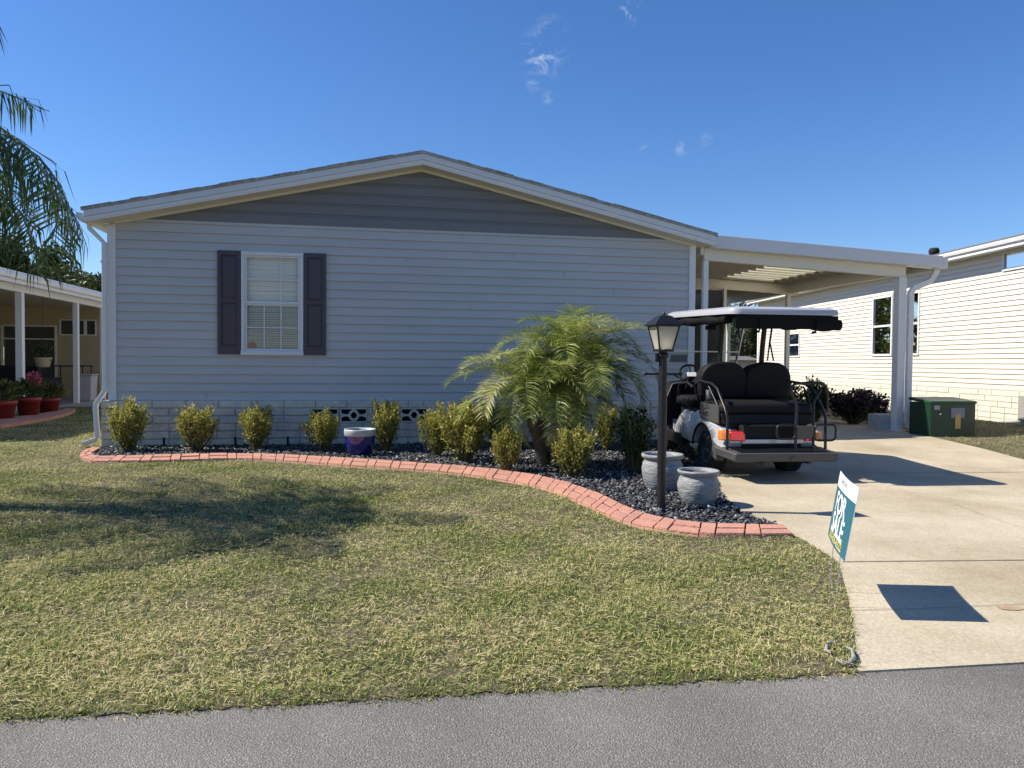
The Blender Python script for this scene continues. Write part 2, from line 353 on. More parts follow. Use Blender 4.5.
def sheet(name, poly, dz, m, step=.6, skirt=0.0, fine=True):
    """a ground sheet filling poly, following the terrain dz above it, with an optional vertical edge"""
    pts = [Vector(p[:2]) for p in poly]; nb = len(pts)
    xs = [p.x for p in pts]; ys = [p.y for p in pts]
    if fine:
        gx = np.arange(max(min(xs), -14) + step / 2, min(max(xs), 14), step); gy = np.arange(max(min(ys), 0) + step / 2, min(max(ys), 22), step)
        X, Y = [a.ravel() for a in np.meshgrid(gx, gy)]
        k = inpoly(X, Y, poly); extra = [Vector((a, b)) for a, b in zip(X[k], Y[k])]
    else: extra = []
    ve, ed, fa, *_ = geometry.delaunay_2d_cdt(pts + extra, [], [list(range(nb))], 1, 1e-5)
    V = [(v.x, v.y, (float(gz(v.x, v.y)) if fine else 0.0) + dz) for v in ve]
    mb = MB(); mb.add(V, [list(f) for f in fa])
    if skirt:
        for i in range(nb):
            a, b = pts[i], pts[(i + 1) % nb]; za = float(gz(a.x, a.y)) + dz; zb = float(gz(b.x, b.y)) + dz
            mb.add([(a.x, a.y, za - .0005), (b.x, b.y, zb - .0005), (b.x, b.y, zb - skirt), (a.x, a.y, za - skirt)], [(0, 1, 2, 3)])
    o = mb.build(name, m)
    for p in o.data.polygons:
        pass
    return o

def spline(pts, n):
    """Catmull-Rom through 2-D points, n samples spaced evenly along it"""
    P = [np.array(p[:2], float) for p in pts]; P = [2 * P[0] - P[1]] + P + [2 * P[-1] - P[-2]]
    o = []
    for i in range(1, len(P) - 2):
        for t in np.linspace(0, 1, 24, endpoint=False):
            a, b, c, d = P[i - 1:i + 3]
            o.append(.5 * ((2 * b) + (-a + c) * t + (2 * a - 5 * b + 4 * c - d) * t * t + (-a + 3 * b - 3 * c + d) * t ** 3))
    o.append(P[-2]); o = np.array(o)
    return o

# ------------------------------------------------------------------ frame of the house
TH = R(10); HO = np.array([*at(110, 447)]); E1 = np.array([math.cos(TH), math.sin(TH)]); E2 = np.array([-math.sin(TH), math.cos(TH)])
HW = 8.76; HL = 22.0
def H2(u, v): p = HO + E1 * u + E2 * v; return (float(p[0]), float(p[1]))

# ------------------------------------------------------------------ ground, road, driveway, lawn, bed
def big_ground():
    g = MB(); xs = [-900, -200, -60, -20] + list(np.arange(-12, 14.1, .5)) + [20, 60, 200, 900]; ys = [-900, -200, -40, -8, 0] + list(np.arange(2, 22.1, .5)) + [30, 60, 200, 900]
    nx, ny = len(xs), len(ys)
    V = [(x, y, float(gz(x, y)) - .03) for y in ys for x in xs]
    g.add(V, [(j * nx + i, j * nx + i + 1, (j + 1) * nx + i + 1, (j + 1) * nx + i) for j in range(ny - 1) for i in range(nx - 1)])
    return kind(g.build('ground', M['farlawn']), 'structure')
big_ground()
e0 = np.array(at(0, 720)); e1 = np.array(at(856, 673)); rd = (e1 - e0) / np.linalg.norm(e1 - e0); rn = np.array([rd[1], -rd[0]])
def RE(t, off=0.0): p = e0 + rd * t + rn * off; return (float(p[0]), float(p[1]))
LR = float(np.linalg.norm(e1 - e0))
road = kind(sheet('road', [RE(-60), RE(60), RE(60, 6.4), RE(-60, 6.4)], -.001, M['asphalt'], fine=False), 'structure')

dl = [at(858, 672.5), at(856, 650), at(853, 622), at(849, 602), at(845, 586), at(838.6, 563.6), at(825.5, 554), at(799.5, 538)]
drv_left = dl + [at(783, 528), at(743, 513.5), at(722, 495), at(716, 477), at(700, 459), at(690, 446), at(687, 436)]
right_edge = [at(905, 432), at(930, 436.8), at(945, 440.2), at(985, 449.5), at(1024, 460)]
re_end = np.array(right_edge[-1]); 
drv = drv_left + [H2(8.70, .3), H2(8.70, 9.5), H2(13.0, 9.5)] + [H2(12.9, 1.2)] + right_edge + [(6.75, 8.0), (6.9, 6.0), (7.3, 4.6)] + [RE(LR + 6.3)]
driveway = kind(sheet('driveway', drv, .006, M['concrete'], skirt=.03), 'structure')
# cut joints in the slab
def strip(pts, wd, dz, name, m):
    mb = MB(); P = spline(pts, 0) if len(pts) > 2 else np.array([np.array(pts[0]) * (1 - t) + np.array(pts[1]) * t for t in np.linspace(0, 1, 30)])
    T = np.gradient(P, axis=0); T /= np.linalg.norm(T, axis=1, keepdims=True); Nn = np.stack([-T[:, 1], T[:, 0]], 1)
    for i in range(len(P) - 1):
        q = [P[i] - Nn[i] * wd / 2, P[i + 1] - Nn[i + 1] * wd / 2, P[i + 1] + Nn[i + 1] * wd / 2, P[i] + Nn[i] * wd / 2]
        mb.add([(a[0], a[1], float(gz(a[0], a[1])) + dz) for a in q], [(0, 1, 2, 3)])
    return mb.build(name, m)
M['joint'] = mat('joint_dirt', (.13, .09, .06), .95, var=.4, vscale=8)
jm = MB()
for a, b, wd in (((842, 563), (1060, 561), .011), ((724, 474.5), (1060, 472.6), .013), ((850, 612), (905, 611), .004), ((905, 611), (1060, 604), .0035), ((955, 505), (985, 517), .003), ((985, 517), (1040, 534), .0025)):
    P = [np.array(at(*a)) * (1 - t) + np.array(at(*b)) * t for t in np.linspace(0, 1, 24)]
    tv = (P[-1] - P[0]) / np.linalg.norm(P[-1] - P[0]); nv = np.array([-tv[1], tv[0]]) * wd / 2
    for i in range(23):
        jm.add([(q[0], q[1], float(gz(q[0], q[1])) + .010) for q in (P[i] - nv, P[i + 1] - nv, P[i + 1] + nv, P[i] + nv)], [(0, 1, 2, 3)])
kind(jm.build('driveway_joints', M['joint']), 'structure')
# thin leaf-stain patches on the slab
M['stain'] = mat('leaf_stain', (.42, .29, .18), .9, var=.3, vscale=20)
sm_ = MB()
for (px, py, r) in ((1010, 609.5, .045),):
    x, y = at(px, py); n = 14
    ring = [(x + r * (1.3 + .3 * random.random()) * math.cos(i * 2 * math.pi / n), y + r * (.8 + .3 * random.random()) * math.sin(i * 2 * math.pi / n), .0095) for i in range(n)]
    sm_.add(ring, [list(range(n))])
kind(sm_.build('driveway_stain', M['stain']), 'structure')

pairs = [((93, 449), (101, 450)), ((83, 453), (95, 453.5)), ((79, 458.5), (92, 456)), ((88, 462), (98, 457.8)), ((101, 464), (111, 458)), ((170, 463), (172, 456.5)), ((236, 461), (236, 455.2)),
         ((290, 463.5), (292, 457)), ((343, 467.5), (347, 460)), ((400, 471), (403, 463.8)), ((450, 475), (455, 467.5)), ((500, 482), (507, 473)), ((545, 491), (553, 481)), ((583, 506.5), (597, 495)),
         ((618.6, 523), (633, 512.5)), ((653.7, 532), (665.5, 521.5)), ((700.6, 538), (703, 526.6)), ((740, 539), (742, 527.7)), ((794, 538.5), (783, 528))]
OUT = spline([at(*a) for a, b in pairs], 0); INN = spline([at(*b) for a, b in pairs], 0)
lawn = [RE(-60)] + [tuple(e0)] + [(float(x), float(y)) for x, y in (e0 * (1 - t) + e1 * t + rn * RNG.uniform(-.012, .022) for t in np.linspace(.01, .99, 90))] + [at(857, 673)] + dl + [tuple(map(float, p)) for p in OUT[::-6]] + [H2(-.12, .0), H2(-.02, 2), H2(-.02, 12), (-13.6, 40), (-60, 40)]
lawn_o = kind(sheet('lawn', lawn, .004, M['soil'], skirt=.03), 'structure')
rl = [H2(12.9, 9.5), H2(12.9, 1.2)] + right_edge + [(6.75, 8.0), (6.9, 6.0), (7.3, 4.6), RE(LR + 6.3), RE(60), (60, 40), (12, 40)]
kind(sheet('side_lawn', rl, .004, M['soil'], skirt=.045), 'structure')
bed = [tuple(map(float, p)) for p in INN[::6]] + [tuple(map(float, INN[-1]))] + drv_left[9:] + [H2(8.70, .02), H2(0, .02)]
kind(sheet('rock_bed', bed, .0, M['bedsoil'], step=.4), 'structure')

# salmon brick-pattern edging: one poured border strip
def edging():
    mb = MB(); n = len(OUT); mid = (OUT + INN) / 2; s = np.concatenate([[0], np.cumsum(np.linalg.norm(np.diff(mid, axis=0), axis=1))])
    def Q(t, w_):
        o = np.array([np.interp(t, s, OUT[:, k]) for k in (0, 1)]); i = np.array([np.interp(t, s, INN[:, k]) for k in (0, 1)]); return o * (1 - w_) + i * w_
    T = s[-1]; t = 0
    def piece(t0, t1, w0, w1):
        g = .007; k = 3; h = .036 + random.uniform(-.004, .004)
        for j in range(k):
            a = t0 + (t1 - t0) * j / k; b = t0 + (t1 - t0) * (j + 1) / k
            a2 = a + g if j == 0 else a; b2 = b - g if j == k - 1 else b
            wa, wb = w0 + .03, w1 - .03
            bot = [Q(a, w0), Q(b, w0), Q(b, w1), Q(a, w1)]; top = [Q(a2, wa + .03), Q(b2, wa + .03), Q(b2, wb - .03), Q(a2, wb - .03)]
            zb = lambda p, z: (p[0], p[1], float(gz(*p)) + z)
            bt = [zb(Q(a + (g * .3 if j == 0 else 0), wa), -.01), zb(Q(b - (g * .3 if j == k - 1 else 0), wa), -.01), zb(Q(b - (g * .3 if j == k - 1 else 0), wb), -.01), zb(Q(a + (g * .3 if j == 0 else 0), wb), -.01)]
            mb.hexa(bt, [zb(p, h) for p in top])
    c = 0
    while t < T - .12:
        # pattern: a pair of long bricks, then one across
        Lb = min(.215, T - t); piece(t, t + Lb, 0, .5); piece(t, t + Lb, .5, 1); t += Lb
        Lb = min(.115, T - t)
        if Lb > .02: piece(t, t + Lb, 0, 1)
        t += Lb
    for i in range(0, n - 1, 2):
        j = min(i + 2, n - 1); zz = lambda p, z: (p[0], p[1], float(gz(*p)) + z)
        a, b, c_, d = OUT[i], OUT[j], INN[j], INN[i]
        sh = lambda p, q: p + (q - p) * .05
        mb.hexa([zz(sh(a, d), -.02), zz(sh(b, c_), -.02), zz(sh(c_, b), -.02), zz(sh(d, a), -.02)], [zz(sh(a, d), .024), zz(sh(b, c_), .024), zz(sh(c_, b), .024), zz(sh(d, a), .024)], 1)
    return mb.build('brick_edging', [M['curb'], M['curbgap']])
kind(edging(), 'structure')

# slate chips
def slate():
    P = np.array(bed); n = 46000
    X = RNG.uniform(P[:, 0].min(), P[:, 0].max(), n); Y = RNG.uniform(P[:, 1].min(), P[:, 1].max(), n); k = inpoly(X, Y, bed); X, Y = X[k], Y[k]; n = len(X)
    L_ = RNG.uniform(.010, .027, n) * np.where(RNG.random(n) < .06, 1.5, 1); Wd = L_ * RNG.uniform(.45, .85, n); T = L_ * RNG.uniform(.10, .32, n)
    base = np.array([(-1, -1, -1), (1, -1, -1), (1, 1, -1), (-1, 1, -1), (-1, -1, 1), (1, -1, 1), (1, 1, 1), (-1, 1, 1)], float)
    V = base[None] * np.stack([L_, Wd, T], 1)[:, None]; V *= RNG.uniform(.35, 1.15, V.shape)
    a = RNG.uniform(0, 6.28, n); tx = RNG.normal(0, .35, n); ty = RNG.normal(0, .35, n)
    ca, sa = np.cos(a), np.sin(a); cx, sx = np.cos(tx), np.sin(tx); cy, sy = np.cos(ty), np.sin(ty); Z0 = np.zeros(n); O1 = np.ones(n)
    Rz = np.stack([np.stack([ca, -sa, Z0], 1), np.stack([sa, ca, Z0], 1), np.stack([Z0, Z0, O1], 1)], 1)
    Rx = np.stack([np.stack([O1, Z0, Z0], 1), np.stack([Z0, cx, -sx], 1), np.stack([Z0, sx, cx], 1)], 1)
    Ry = np.stack([np.stack([cy, Z0, sy], 1), np.stack([Z0, O1, Z0], 1), np.stack([-sy, Z0, cy], 1)], 1)
    V = np.einsum('nij,nkj->nki', Rz @ Rx @ Ry, V)
    z = gz(X, Y) + RNG.uniform(.002, .03, n)
    V += np.stack([X, Y, z], 1)[:, None]
    f = np.array([(0, 3, 2, 1), (4, 5, 6, 7), (0, 1, 5, 4), (1, 2, 6, 5), (2, 3, 7, 6), (3, 0, 4, 7)])
    F = (f[None] + (np.arange(n) * 8)[:, None, None]).reshape(-1, 4)
    r = np.repeat(RNG.beta(1.1, 2.0, n), 8)
    return kind(npmesh('slate_chips', V.reshape(-1, 3), F, M['slate'], r), 'stuff')
slate()

# grass blades
def grass(name, poly, xr, yr, rho0, hmul=1.0, clear=None):
    """blades scattered over poly; the density falls with distance from the street"""
    out = []
    y0, y1 = yr; bands = np.geomspace(max(y0, 2.4), y1, 12)
    for a, b in zip(bands[:-1], bands[1:]):
        ym = (a + b) / 2; xa = max(xr[0], -.80 * b - .5); xb = min(xr[1], .80 * b + .5)
        if xb <= xa: continue
        dens = rho0 * (2.8 / ym) ** 1.45; n = int((xb - xa) * (b - a) * dens)
        X = RNG.uniform(xa, xb, n); Y = RNG.uniform(a, b, n)
        cl = np.sin(X * 2.1 + Y * 1.7 + np.sin(Y * 2.3)) * .22 + np.sin(X * 6.3 - Y * 5.9 + 2 * np.sin(X * 1.9)) * .22 + np.sin(X * 17 + Y * 13 + 2 * np.sin(Y * 7)) * .2 + np.sin(X * 41 - Y * 37 + 3 * np.sin(X * 11)) * .22
        k = inpoly(X, Y, poly) & (RNG.random(n) < .72 + cl * .5)
        if clear is not None: k &= clear(X, Y)
        X, Y = X[k], Y[k]; n = len(X)
        if not n: continue
        far = (ym / 3.0) ** .42
        az = RNG.uniform(0, 6.283, n); lean = np.abs(RNG.normal(.75, .38, n))
        D = np.stack([np.cos(az) * np.sin(lean), np.sin(az) * np.sin(lean), np.cos(lean)], 1)
        S = np.stack([-np.sin(az + RNG.normal(0, .5, n)), np.cos(az), np.zeros(n)], 1); S = nrm(S)
        Ln = RNG.gamma(7, .0038, n) * hmul * (1 + .8 * cl[k]); W = RNG.uniform(.0020, .0044, n) * far
        P = np.stack([X, Y, gz(X, Y) + .002], 1)
        rnd = np.clip(RNG.beta(1.0, 1.0, n) + .10 * cl[k], 0, 1)
        out.append(kites(P, D, S, Ln, W, rnd, bend=.12))
        # runners and dead thatch lying flat
        m = n // 6; i = RNG.integers(0, n, m); az = RNG.uniform(0, 6.283, m)
        D = np.stack([np.cos(az), np.sin(az), RNG.uniform(-.05, .3, m)], 1); S = np.stack([-np.sin(az), np.cos(az), RNG.uniform(-.3, .3, m)], 1)
        P = np.stack([X[i], Y[i], gz(X[i], Y[i]) + RNG.uniform(.012, .04, m)], 1) + np.c_[RNG.normal(0, .02, (m, 2)), np.zeros(m)]
        kk = inpoly(P[:, 0], P[:, 1], poly)
        out.append(kites(P[kk], nrm(D)[kk], nrm(S)[kk], RNG.uniform(.02, .055, m)[kk], RNG.uniform(.002, .0045, m)[kk] * far, RNG.uniform(.72, 1.2, m)[kk], bend=.05))
    V, F, r = merge(out)
    return kind(npmesh(name, V, F, M['grass'], r), 'stuff')
lawn_np = [p for p in lawn]
def bare(X, Y):
    """thin worn strip near the street and the driveway corner"""
    s = (X - e0[0]) * -rn[0] + (Y - e0[1]) * -rn[1]
    edge = np.clip(s / .10, .45, 1)
    cx, cy = at(812, 668); d = np.hypot((X - cx) / .35, (Y - cy) / .16)
    return (RNG.random(len(X)) < edge) & (RNG.random(len(X)) < np.clip(d, .15, 1))
grass('grass', lawn_np, (-14, 2.2), (2.4, 19), 31000, clear=bare)
def edge_fringe():
    n = 9000; t = RNG.uniform(-3, LR, n); off = RNG.normal(-.018, .022, n); X = e0[0] + rd[0] * t + rn[0] * off; Y = e0[1] + rd[1] * t + rn[1] * off
    keep = RNG.random(n) < .55 + .45 * np.sin(t * 9 + 2 * np.sin(t * 23)); X, Y, off = X[keep], Y[keep], off[keep]; n = len(X)
    az = np.arctan2(rn[1], rn[0]) + RNG.normal(0, 1.1, n); lean = RNG.uniform(.5, 1.45, n); D = np.stack([np.cos(az) * np.sin(lean), np.sin(az) * np.sin(lean), np.cos(lean)], 1); S = nrm(np.stack([-np.sin(az), np.cos(az), RNG.normal(0, .3, n)], 1))
    V, F, r = kites(np.stack([X, Y, np.full(n, .0)], 1), D, S, RNG.uniform(.015, .05, n), RNG.uniform(.002, .005, n), RNG.beta(1.2, .9, n), bend=.25)
    kind(npmesh('edge_grass', V, F, M['grass'], r), 'stuff')
    m = 5200; t = RNG.uniform(-3, LR + .1, m); off = np.abs(RNG.normal(0, .028, m)) - .035; X = e0[0] + rd[0] * t + rn[0] * off; Y = e0[1] + rd[1] * t + rn[1] * off; sz = RNG.uniform(.002, .006, m)
    tet = np.array([(1, 0, -.3), (-.5, .87, -.3), (-.5, -.87, -.3), (0, 0, .8)]); V = tet[None] * sz[:, None, None] * RNG.uniform(.6, 1.4, (m, 4, 3)) + np.stack([X, Y, np.full(m, .0)], 1)[:, None]
    f = np.array([(0, 2, 1), (0, 1, 3), (1, 2, 3), (2, 0, 3)]); F = (f[None] + (np.arange(m) * 4)[:, None, None]).reshape(-1, 3)
    M['crumb'] = leafmat('dirt_crumb', ((0, (.05, .038, .025)), (1, (.30, .25, .18))), trans=0, rough=.9)
    kind(npmesh('edge_dirt', V.reshape(-1, 3), F, M['crumb'], np.repeat(RNG.random(m), 4)), 'stuff')
edge_fringe()
grass('side_grass', rl, (6.0, 13), (8.0, 17), 11000)
# small dry leaves fallen on the lawn
n = 260; X = RNG.uniform(-4, 1.8, n); Y = RNG.uniform(3, 9, n); k = inpoly(X, Y, lawn_np); X, Y = X[k], Y[k]; n = len(X); az = RNG.uniform(0, 6.28, n)
V, F, r = kites(np.stack([X, Y, gz(X, Y) + .05], 1), nrm(np.stack([np.cos(az), np.sin(az), RNG.uniform(-.3, .3, n)], 1)), nrm(np.stack([-np.sin(az), np.cos(az), RNG.uniform(-.5, .5, n)], 1)), RNG.uniform(.02, .045, n), RNG.uniform(.012, .022, n), RNG.uniform(0, 1, n))
M['deadleaf'] = leafmat('dead_leaf', ((0, (.10, .05, .03)), (1, (.40, .30, .20))), trans=.1)
kind(npmesh('fallen_leaves', V, F, M['deadleaf'], r), 'stuff')

# ------------------------------------------------------------------ lap siding
def laps(mb, u0, u1, z0, z1, course, depth, place, holes=(), top=None, mi=0, dutch=False):
    """overlapping courses of vinyl siding. place(u, out, z) -> xyz; holes = (ua, ub, za, zb); top = (eave_z, slope, width) of a gable"""
    n = int(math.ceil((z1 - z0) / course - 1e-6))
    for i in range(n):
        a, b = z0 + i * course, min(z0 + (i + 1) * course, z1)
        cuts = sorted({a, b} | {h for H_ in holes for h in H_[2:4] if a < h < b})
        for za, zb in zip(cuts[:-1], cuts[1:]):
            segs = [(u0, u1)]
            for ha, hb, hz0, hz1 in holes:
                if hz0 <= za + 1e-6 and hz1 >= zb - 1e-6:
                    segs = [s for q in segs for s in ((q[0], min(q[1], ha)), (max(q[0], hb), q[1])) if s[1] - s[0] > 1e-4]
            fr = lambda z: depth * (1 - (z - a) / course) + .001
            for sa, sb in segs:
                if top:
                    ez, sl, wd = top
                    la = max(sa, (za - ez) / sl) if za > ez else sa; lb = max(sa, (zb - ez) / sl) if zb > ez else sa
                    ra = min(sb, wd - (za - ez) / sl) if za > ez else sb; rb = min(sb, wd - (zb - ez) / sl) if zb > ez else sb
                    if ra - la < .01: continue
                    if rb < lb: rb = lb = (rb + lb) / 2
                else: la = lb = sa; ra = rb = sb
                if dutch and za == a:
                    zm = za + course * .72; q = (za, zm, zb); lm = la + (lb - la) * .72; rm = ra + (rb - ra) * .72
                    mb.add([place(la, depth, za), place(ra, depth, za), place(rm, depth, zm), place(lm, depth, zm)], [(0, 1, 2, 3)], mi)
                    mb.add([place(lm, depth, zm), place(rm, depth, zm), place(rm, depth * .3, zm + .012), place(lm, depth * .3, zm + .012)], [(0, 1, 2, 3)], mi)
                    mb.add([place(lm, depth * .3, zm + .012), place(rm, depth * .3, zm + .012), place(rb, .001, zb), place(lb, .001, zb)], [(0, 1, 2, 3)], mi)
                else:
                    mb.add([place(la, fr(za), za), place(ra, fr(za), za), place(rb, fr(zb), zb), place(lb, fr(zb), zb)], [(0, 1, 2, 3)], mi)
                if za == a: mb.add([place(la, 0, za), place(ra, 0, za), place(ra, depth, za), place(la, depth, za)], [(0, 1, 2, 3)], mi)

def blockwall(mb, u0, u1, z0, rows, rh, bl, place, holes=(), jit=.006, base=.020, g=.006):
    for r_ in range(rows):
        za, zb = z0 + r_ * rh + g / 2, z0 + (r_ + 1) * rh - g / 2
        u = u0 - (bl / 2 if r_ % 2 else 0) ; 
        while u < u1:
            L_ = bl * random.choice((1, 1, 1, .5)) if random.random() < .25 else bl
            a, b = max(u + g / 2, u0), min(u + L_ - g / 2, u1)
            u += L_
            for seg in _cut(a, b, za, zb, holes):
                if seg[1] - seg[0] < .02: continue
                d = base + random.uniform(-jit, jit); c = .006
                sa, sb = seg
                bot = [place(sa, 0, za), place(sb, 0, za), place(sb, 0, zb), place(sa, 0, zb)]
                top = [place(sa + c, d, za + c), place(sb - c, d, za + c), place(sb - c, d, zb - c), place(sa + c, d, zb - c)]
                mb.add(bot + top, [(4, 5, 6, 7), (0, 1, 5, 4), (1, 2, 6, 5), (2, 3, 7, 6), (3, 0, 4, 7)])
def _cut(a, b, za, zb, holes):
    segs = [(a, b)]
    for ha, hb, hz0, hz1 in holes:
        if za < hz1 - .01 and zb > hz0 + .01: segs = [s for q in segs for s in ((q[0], min(q[1], ha - .004)), (max(q[0], hb + .004), q[1])) if s[1] > s[0]]
    return segs

# ------------------------------------------------------------------ the house
house = thing('mobile_home', 'blue grey vinyl sided home with dark grey gable, pale block base and one shuttered window', 'house', (HO[0], HO[1], 0), TH)
SK = .665; EZ = 3.165; SL = .2235; SPL = 3.245
WIN = (1.832, 2.615, 1.385, 2.775)
F_ = lambda u, o, z: (u, -o, z)
f = MB(); laps(f, .0, HW, SK, SPL, .1265, .021, F_, holes=[WIN], top=(EZ, SL, HW))
for i_ in range(20):
    uu = (1.3 + 3.1 * ((i_ * .37) % 1)) + (3.6 if i_ % 2 else 0)
    if 1.4 < uu < 3.05 and 4 < i_ < 19: continue
    f.box(uu, uu + .003, -.0225, -.004, SK + i_ * .1265 + .004, SK + i_ * .1265 + .11)
f.build('wall', M['siding'], house)
f = MB(); laps(f, 0, HW, SPL, EZ + SL * HW / 2, .165, .016, F_, top=(EZ, SL, HW), dutch=True)
for u_, k_ in ((3.72, 1), (4.02, 2), (3.3, 0), (5.2, 1), (5.9, 0), (2.6, 0), (4.6, 3)):       # vertical lap joints
    f.box(u_, u_ + .012, -.022, -.012, SPL + k_ * .165 + .004, SPL + k_ * .165 + .115)
f.build('gable_wall', M['gable'], house)
f = MB(); laps(f, .0, HL, SK, EZ, .1265, .015, lambda u, o, z: (-o, u, z)); f.build('side_wall', M['siding'], house)
f = MB(); laps(f, .0, HL, SK, EZ, .1265, .015, lambda u, o, z: (HW + o, u, z), holes=[(4.4, 5.3, .66, 2.75)]); f.build('side_wall', M['siding'], house)
f = MB(); f.add([(0, HL, 0), (HW, HL, 0), (HW, HL, EZ), (HW / 2, HL, EZ + SL * HW / 2), (0, HL, EZ)], [(0, 1, 2, 3, 4)]); f.build('rear_wall', M['siding'], house)
# side entry door under the carport
f = MB(); f.box(HW - .01, HW + .012, 4.4, 5.3, .66, 2.75); d_ = f.build('door', M['white'], house, bevel=.004)
f = MB(); f.tube([(HW + .05, 4.48, 1.6), (HW + .05, 4.56, 1.6)], .02); f.box(HW + .012, HW + .05, 4.47, 4.49, 1.59, 1.61); f.build('handle', M['chrome'], d_)

# split-face block skirting with pierced vent blocks
vents = [(.3 + u_, .3 + u_ + .405) for u_ in (2.49, 2.89, 3.78, 4.68, 6.2)]
vents = [(2.775, 3.17), (3.19, 3.592), (4.083, 4.488), (4.98, 5.385), (6.2, 6.6), (7.6, 8.0)]
VZ0, VZ1 = .333, .553
holes = [(a, b, VZ0, VZ1) for a, b in vents]
f = MB(); blockwall(f, -.10, HW - .0, 0, 6, .1108, .452, lambda u, o, z: (u, -.038 - o, z), holes)
blockwall(f, -.035, HL, 0, 6, .1108, .452, lambda u, o, z: (-.07 - o, u, z))
blockwall(f, -.035, HL, 0, 6, .1108, .452, lambda u, o, z: (HW - .03 + o, u, z))
sk = f.build('block_skirting', M['block'], house, bevel=.003, bseg=1)
f = MB()
for a, b in zip([-.09] + [v[1] for v in vents], [v[0] for v in vents] + [HW - .01]):
    f.box(a, b, -.04, .05, -.02, SK - .004)
for a, b in vents: f.box(a, b, -.04, .05, -.02, VZ0); f.box(a, b, -.04, .05, VZ1, SK - .004)
f.box(-.075, .02, .0501, HL, -.02, SK - .004); f.box(HW - .1, HW - .028, .0501, HL, -.02, SK - .004)
f.build('mortar_backing', M['mortar'], house)
def vent(a, b):
    f = MB(); w_, h_ = b - a, VZ1 - VZ0; t = .020; cx, cz = (a + b) / 2, (VZ0 + VZ1) / 2; y0, y1 = -.062, .02
    f.box(a, b, y0, y1, VZ0, VZ0 + t); f.box(a, b, y0, y1, VZ1 - t, VZ1); f.box(a, a + t, y0 + .001, y1, VZ0 + t, VZ1 - t); f.box(b - t, b, y0 + .001, y1, VZ0 + t, VZ1 - t)
    rx, rz = w_ * .20, h_ / 2 - t
    def ring(k):
        o = []
        for q in range(32):
            an = q * 2 * math.pi / 32; c_, s_ = math.cos(an), math.sin(an); e = .75
            o.append((cx + k * rx * math.copysign(abs(c_) ** (1 / e), c_), cz + k * rz * math.copysign(abs(s_) ** (1 / e), s_)))
        return o
    A, B = ring(1.06), ring(.58); vs = [(p[0], y, p[1]) for y in (y0 + .002, y1) for p in A] + [(p[0], y, p[1]) for y in (y0 + .002, y1) for p in B]
    n = 32; fs = []
    for q in range(n):
        r_ = (q + 1) % n; fs += [(q, r_, 2 * n + r_, 2 * n + q), (n + q, 3 * n + q, 3 * n + r_, n + r_), (q, n + q, n + r_, r_), (2 * n + q, 2 * n + r_, 3 * n + r_, 3 * n + q)]
    f.add(vs, fs)
    for s_ in (-1, 1):    # flaring web from the frame to the star
        x_o = cx + s_ * (w_ / 2 - t); x_i = cx + s_ * rx * .9
        f.prism([(x_o, cz - .033), (x_o, cz + .033), ((x_o + x_i) / 2, cz + .014), (x_i, cz + .016), (x_i, cz - .016), ((x_o + x_i) / 2, cz - .014)], y0 + .003, y1, 'y')
    return f.build('vent_block', M['block'], house)
for a, b in vents: vent(a, b)
f = MB(); f.box(.1, HW - .1, .052, .07, .2, .64); f.build('crawlspace_dark_sheet', M['void'], house)  # near-black sheet painting the shade behind the vent openings
for u_ in (.75, 1.72, 2.45, 4.52):     # short dark stub pipes by the skirting
    tag_o = MB().tube([(u_, -.12, -.02), (u_, -.12, .14)], .016, 8); tag_o.build('stub_pipe', M['black'], house)

# trims
for u_, n_ in ((.0, 0), (HW - .098, 1)):
    f = MB(); f.box(u_ - (.012 if not n_ else 0), u_ + .098 + (.012 if n_ else 0), -.034, .07, SK, EZ + (.01)); f.build('corner_trim', M['white'], house, bevel=.006)
f = MB(); f.box(.0, HW, -.03, .0, SK - .012, SK - .002); f.build('starter_strip', M['mortar'], house)
f = MB(); f.box(.02, 4.0, -.019, -.003, SPL - .008, SPL + .006); f.box(4.0, HW - .02, -.019, -.003, SPL - .008, SPL + .006); f.build('band_trim', M['gable'], house)

# roof: two slopes with overhang, soffit and two-step fascia
OV = .22; VO = .30
def slope(side, za, zb, v0, v1, ua=-OV, ub=HW / 2):
    """slab between heights za..zb above the soffit line, one slope"""
    g = lambda u: EZ + .0 + SL * u
    A = [(ua, v0, g(ua) + za), (ub, v0, g(ub) + za), (ub, v1, g(ub) + za), (ua, v1, g(ua) + za)]; B = [(x, y, z - za + zb) for x, y, z in A]
    if side: A = [(HW - x, y, z) for x, y, z in A]; B = [(HW - x, y, z) for x, y, z in B]
    return A, B
f = MB()
for s_ in (0, 1): f.hexa(*slope(s_, .165, .196, -VO - .015, HL + .3, -OV - .03, HW / 2))
M['drip'] = mat('grey_drip_edge', (.46, .46, .47), .7, var=.5, vscale=14)
roof = f.build('roof', M['drip'], house)
f = MB(); random.seed(3)
for s_ in (0, 1):      # shingle edge, slightly ragged
    u = -OV - .03
    while u < HW / 2:
        a, b = u, min(u + random.uniform(.15, .3), HW / 2); e = random.uniform(.0, .02); f.hexa(*slope(s_, .196, .203 + e * .4, -VO - .02 - e, -VO + .3, a, b - .004)); u = b
f.build('shingle_edge', M['drip'], roof)
f = MB()
for s_ in (0, 1): f.hexa(*slope(s_, .075, .163, -VO, -VO + .03))
f.build('rake_fascia', M['fascia'], house, bevel=.003)
f = MB()
for s_ in (0, 1): f.hexa(*slope(s_, .030, .073, -VO + .012, -VO + .04))
f.build('rake_fascia', M['white'], house, bevel=.003)
f = MB()
for s_ in (0, 1): f.hexa(*slope(s_, .005, .029, -VO + .013, .02))
f.build('soffit', M['soffit'], house)
f = MB()
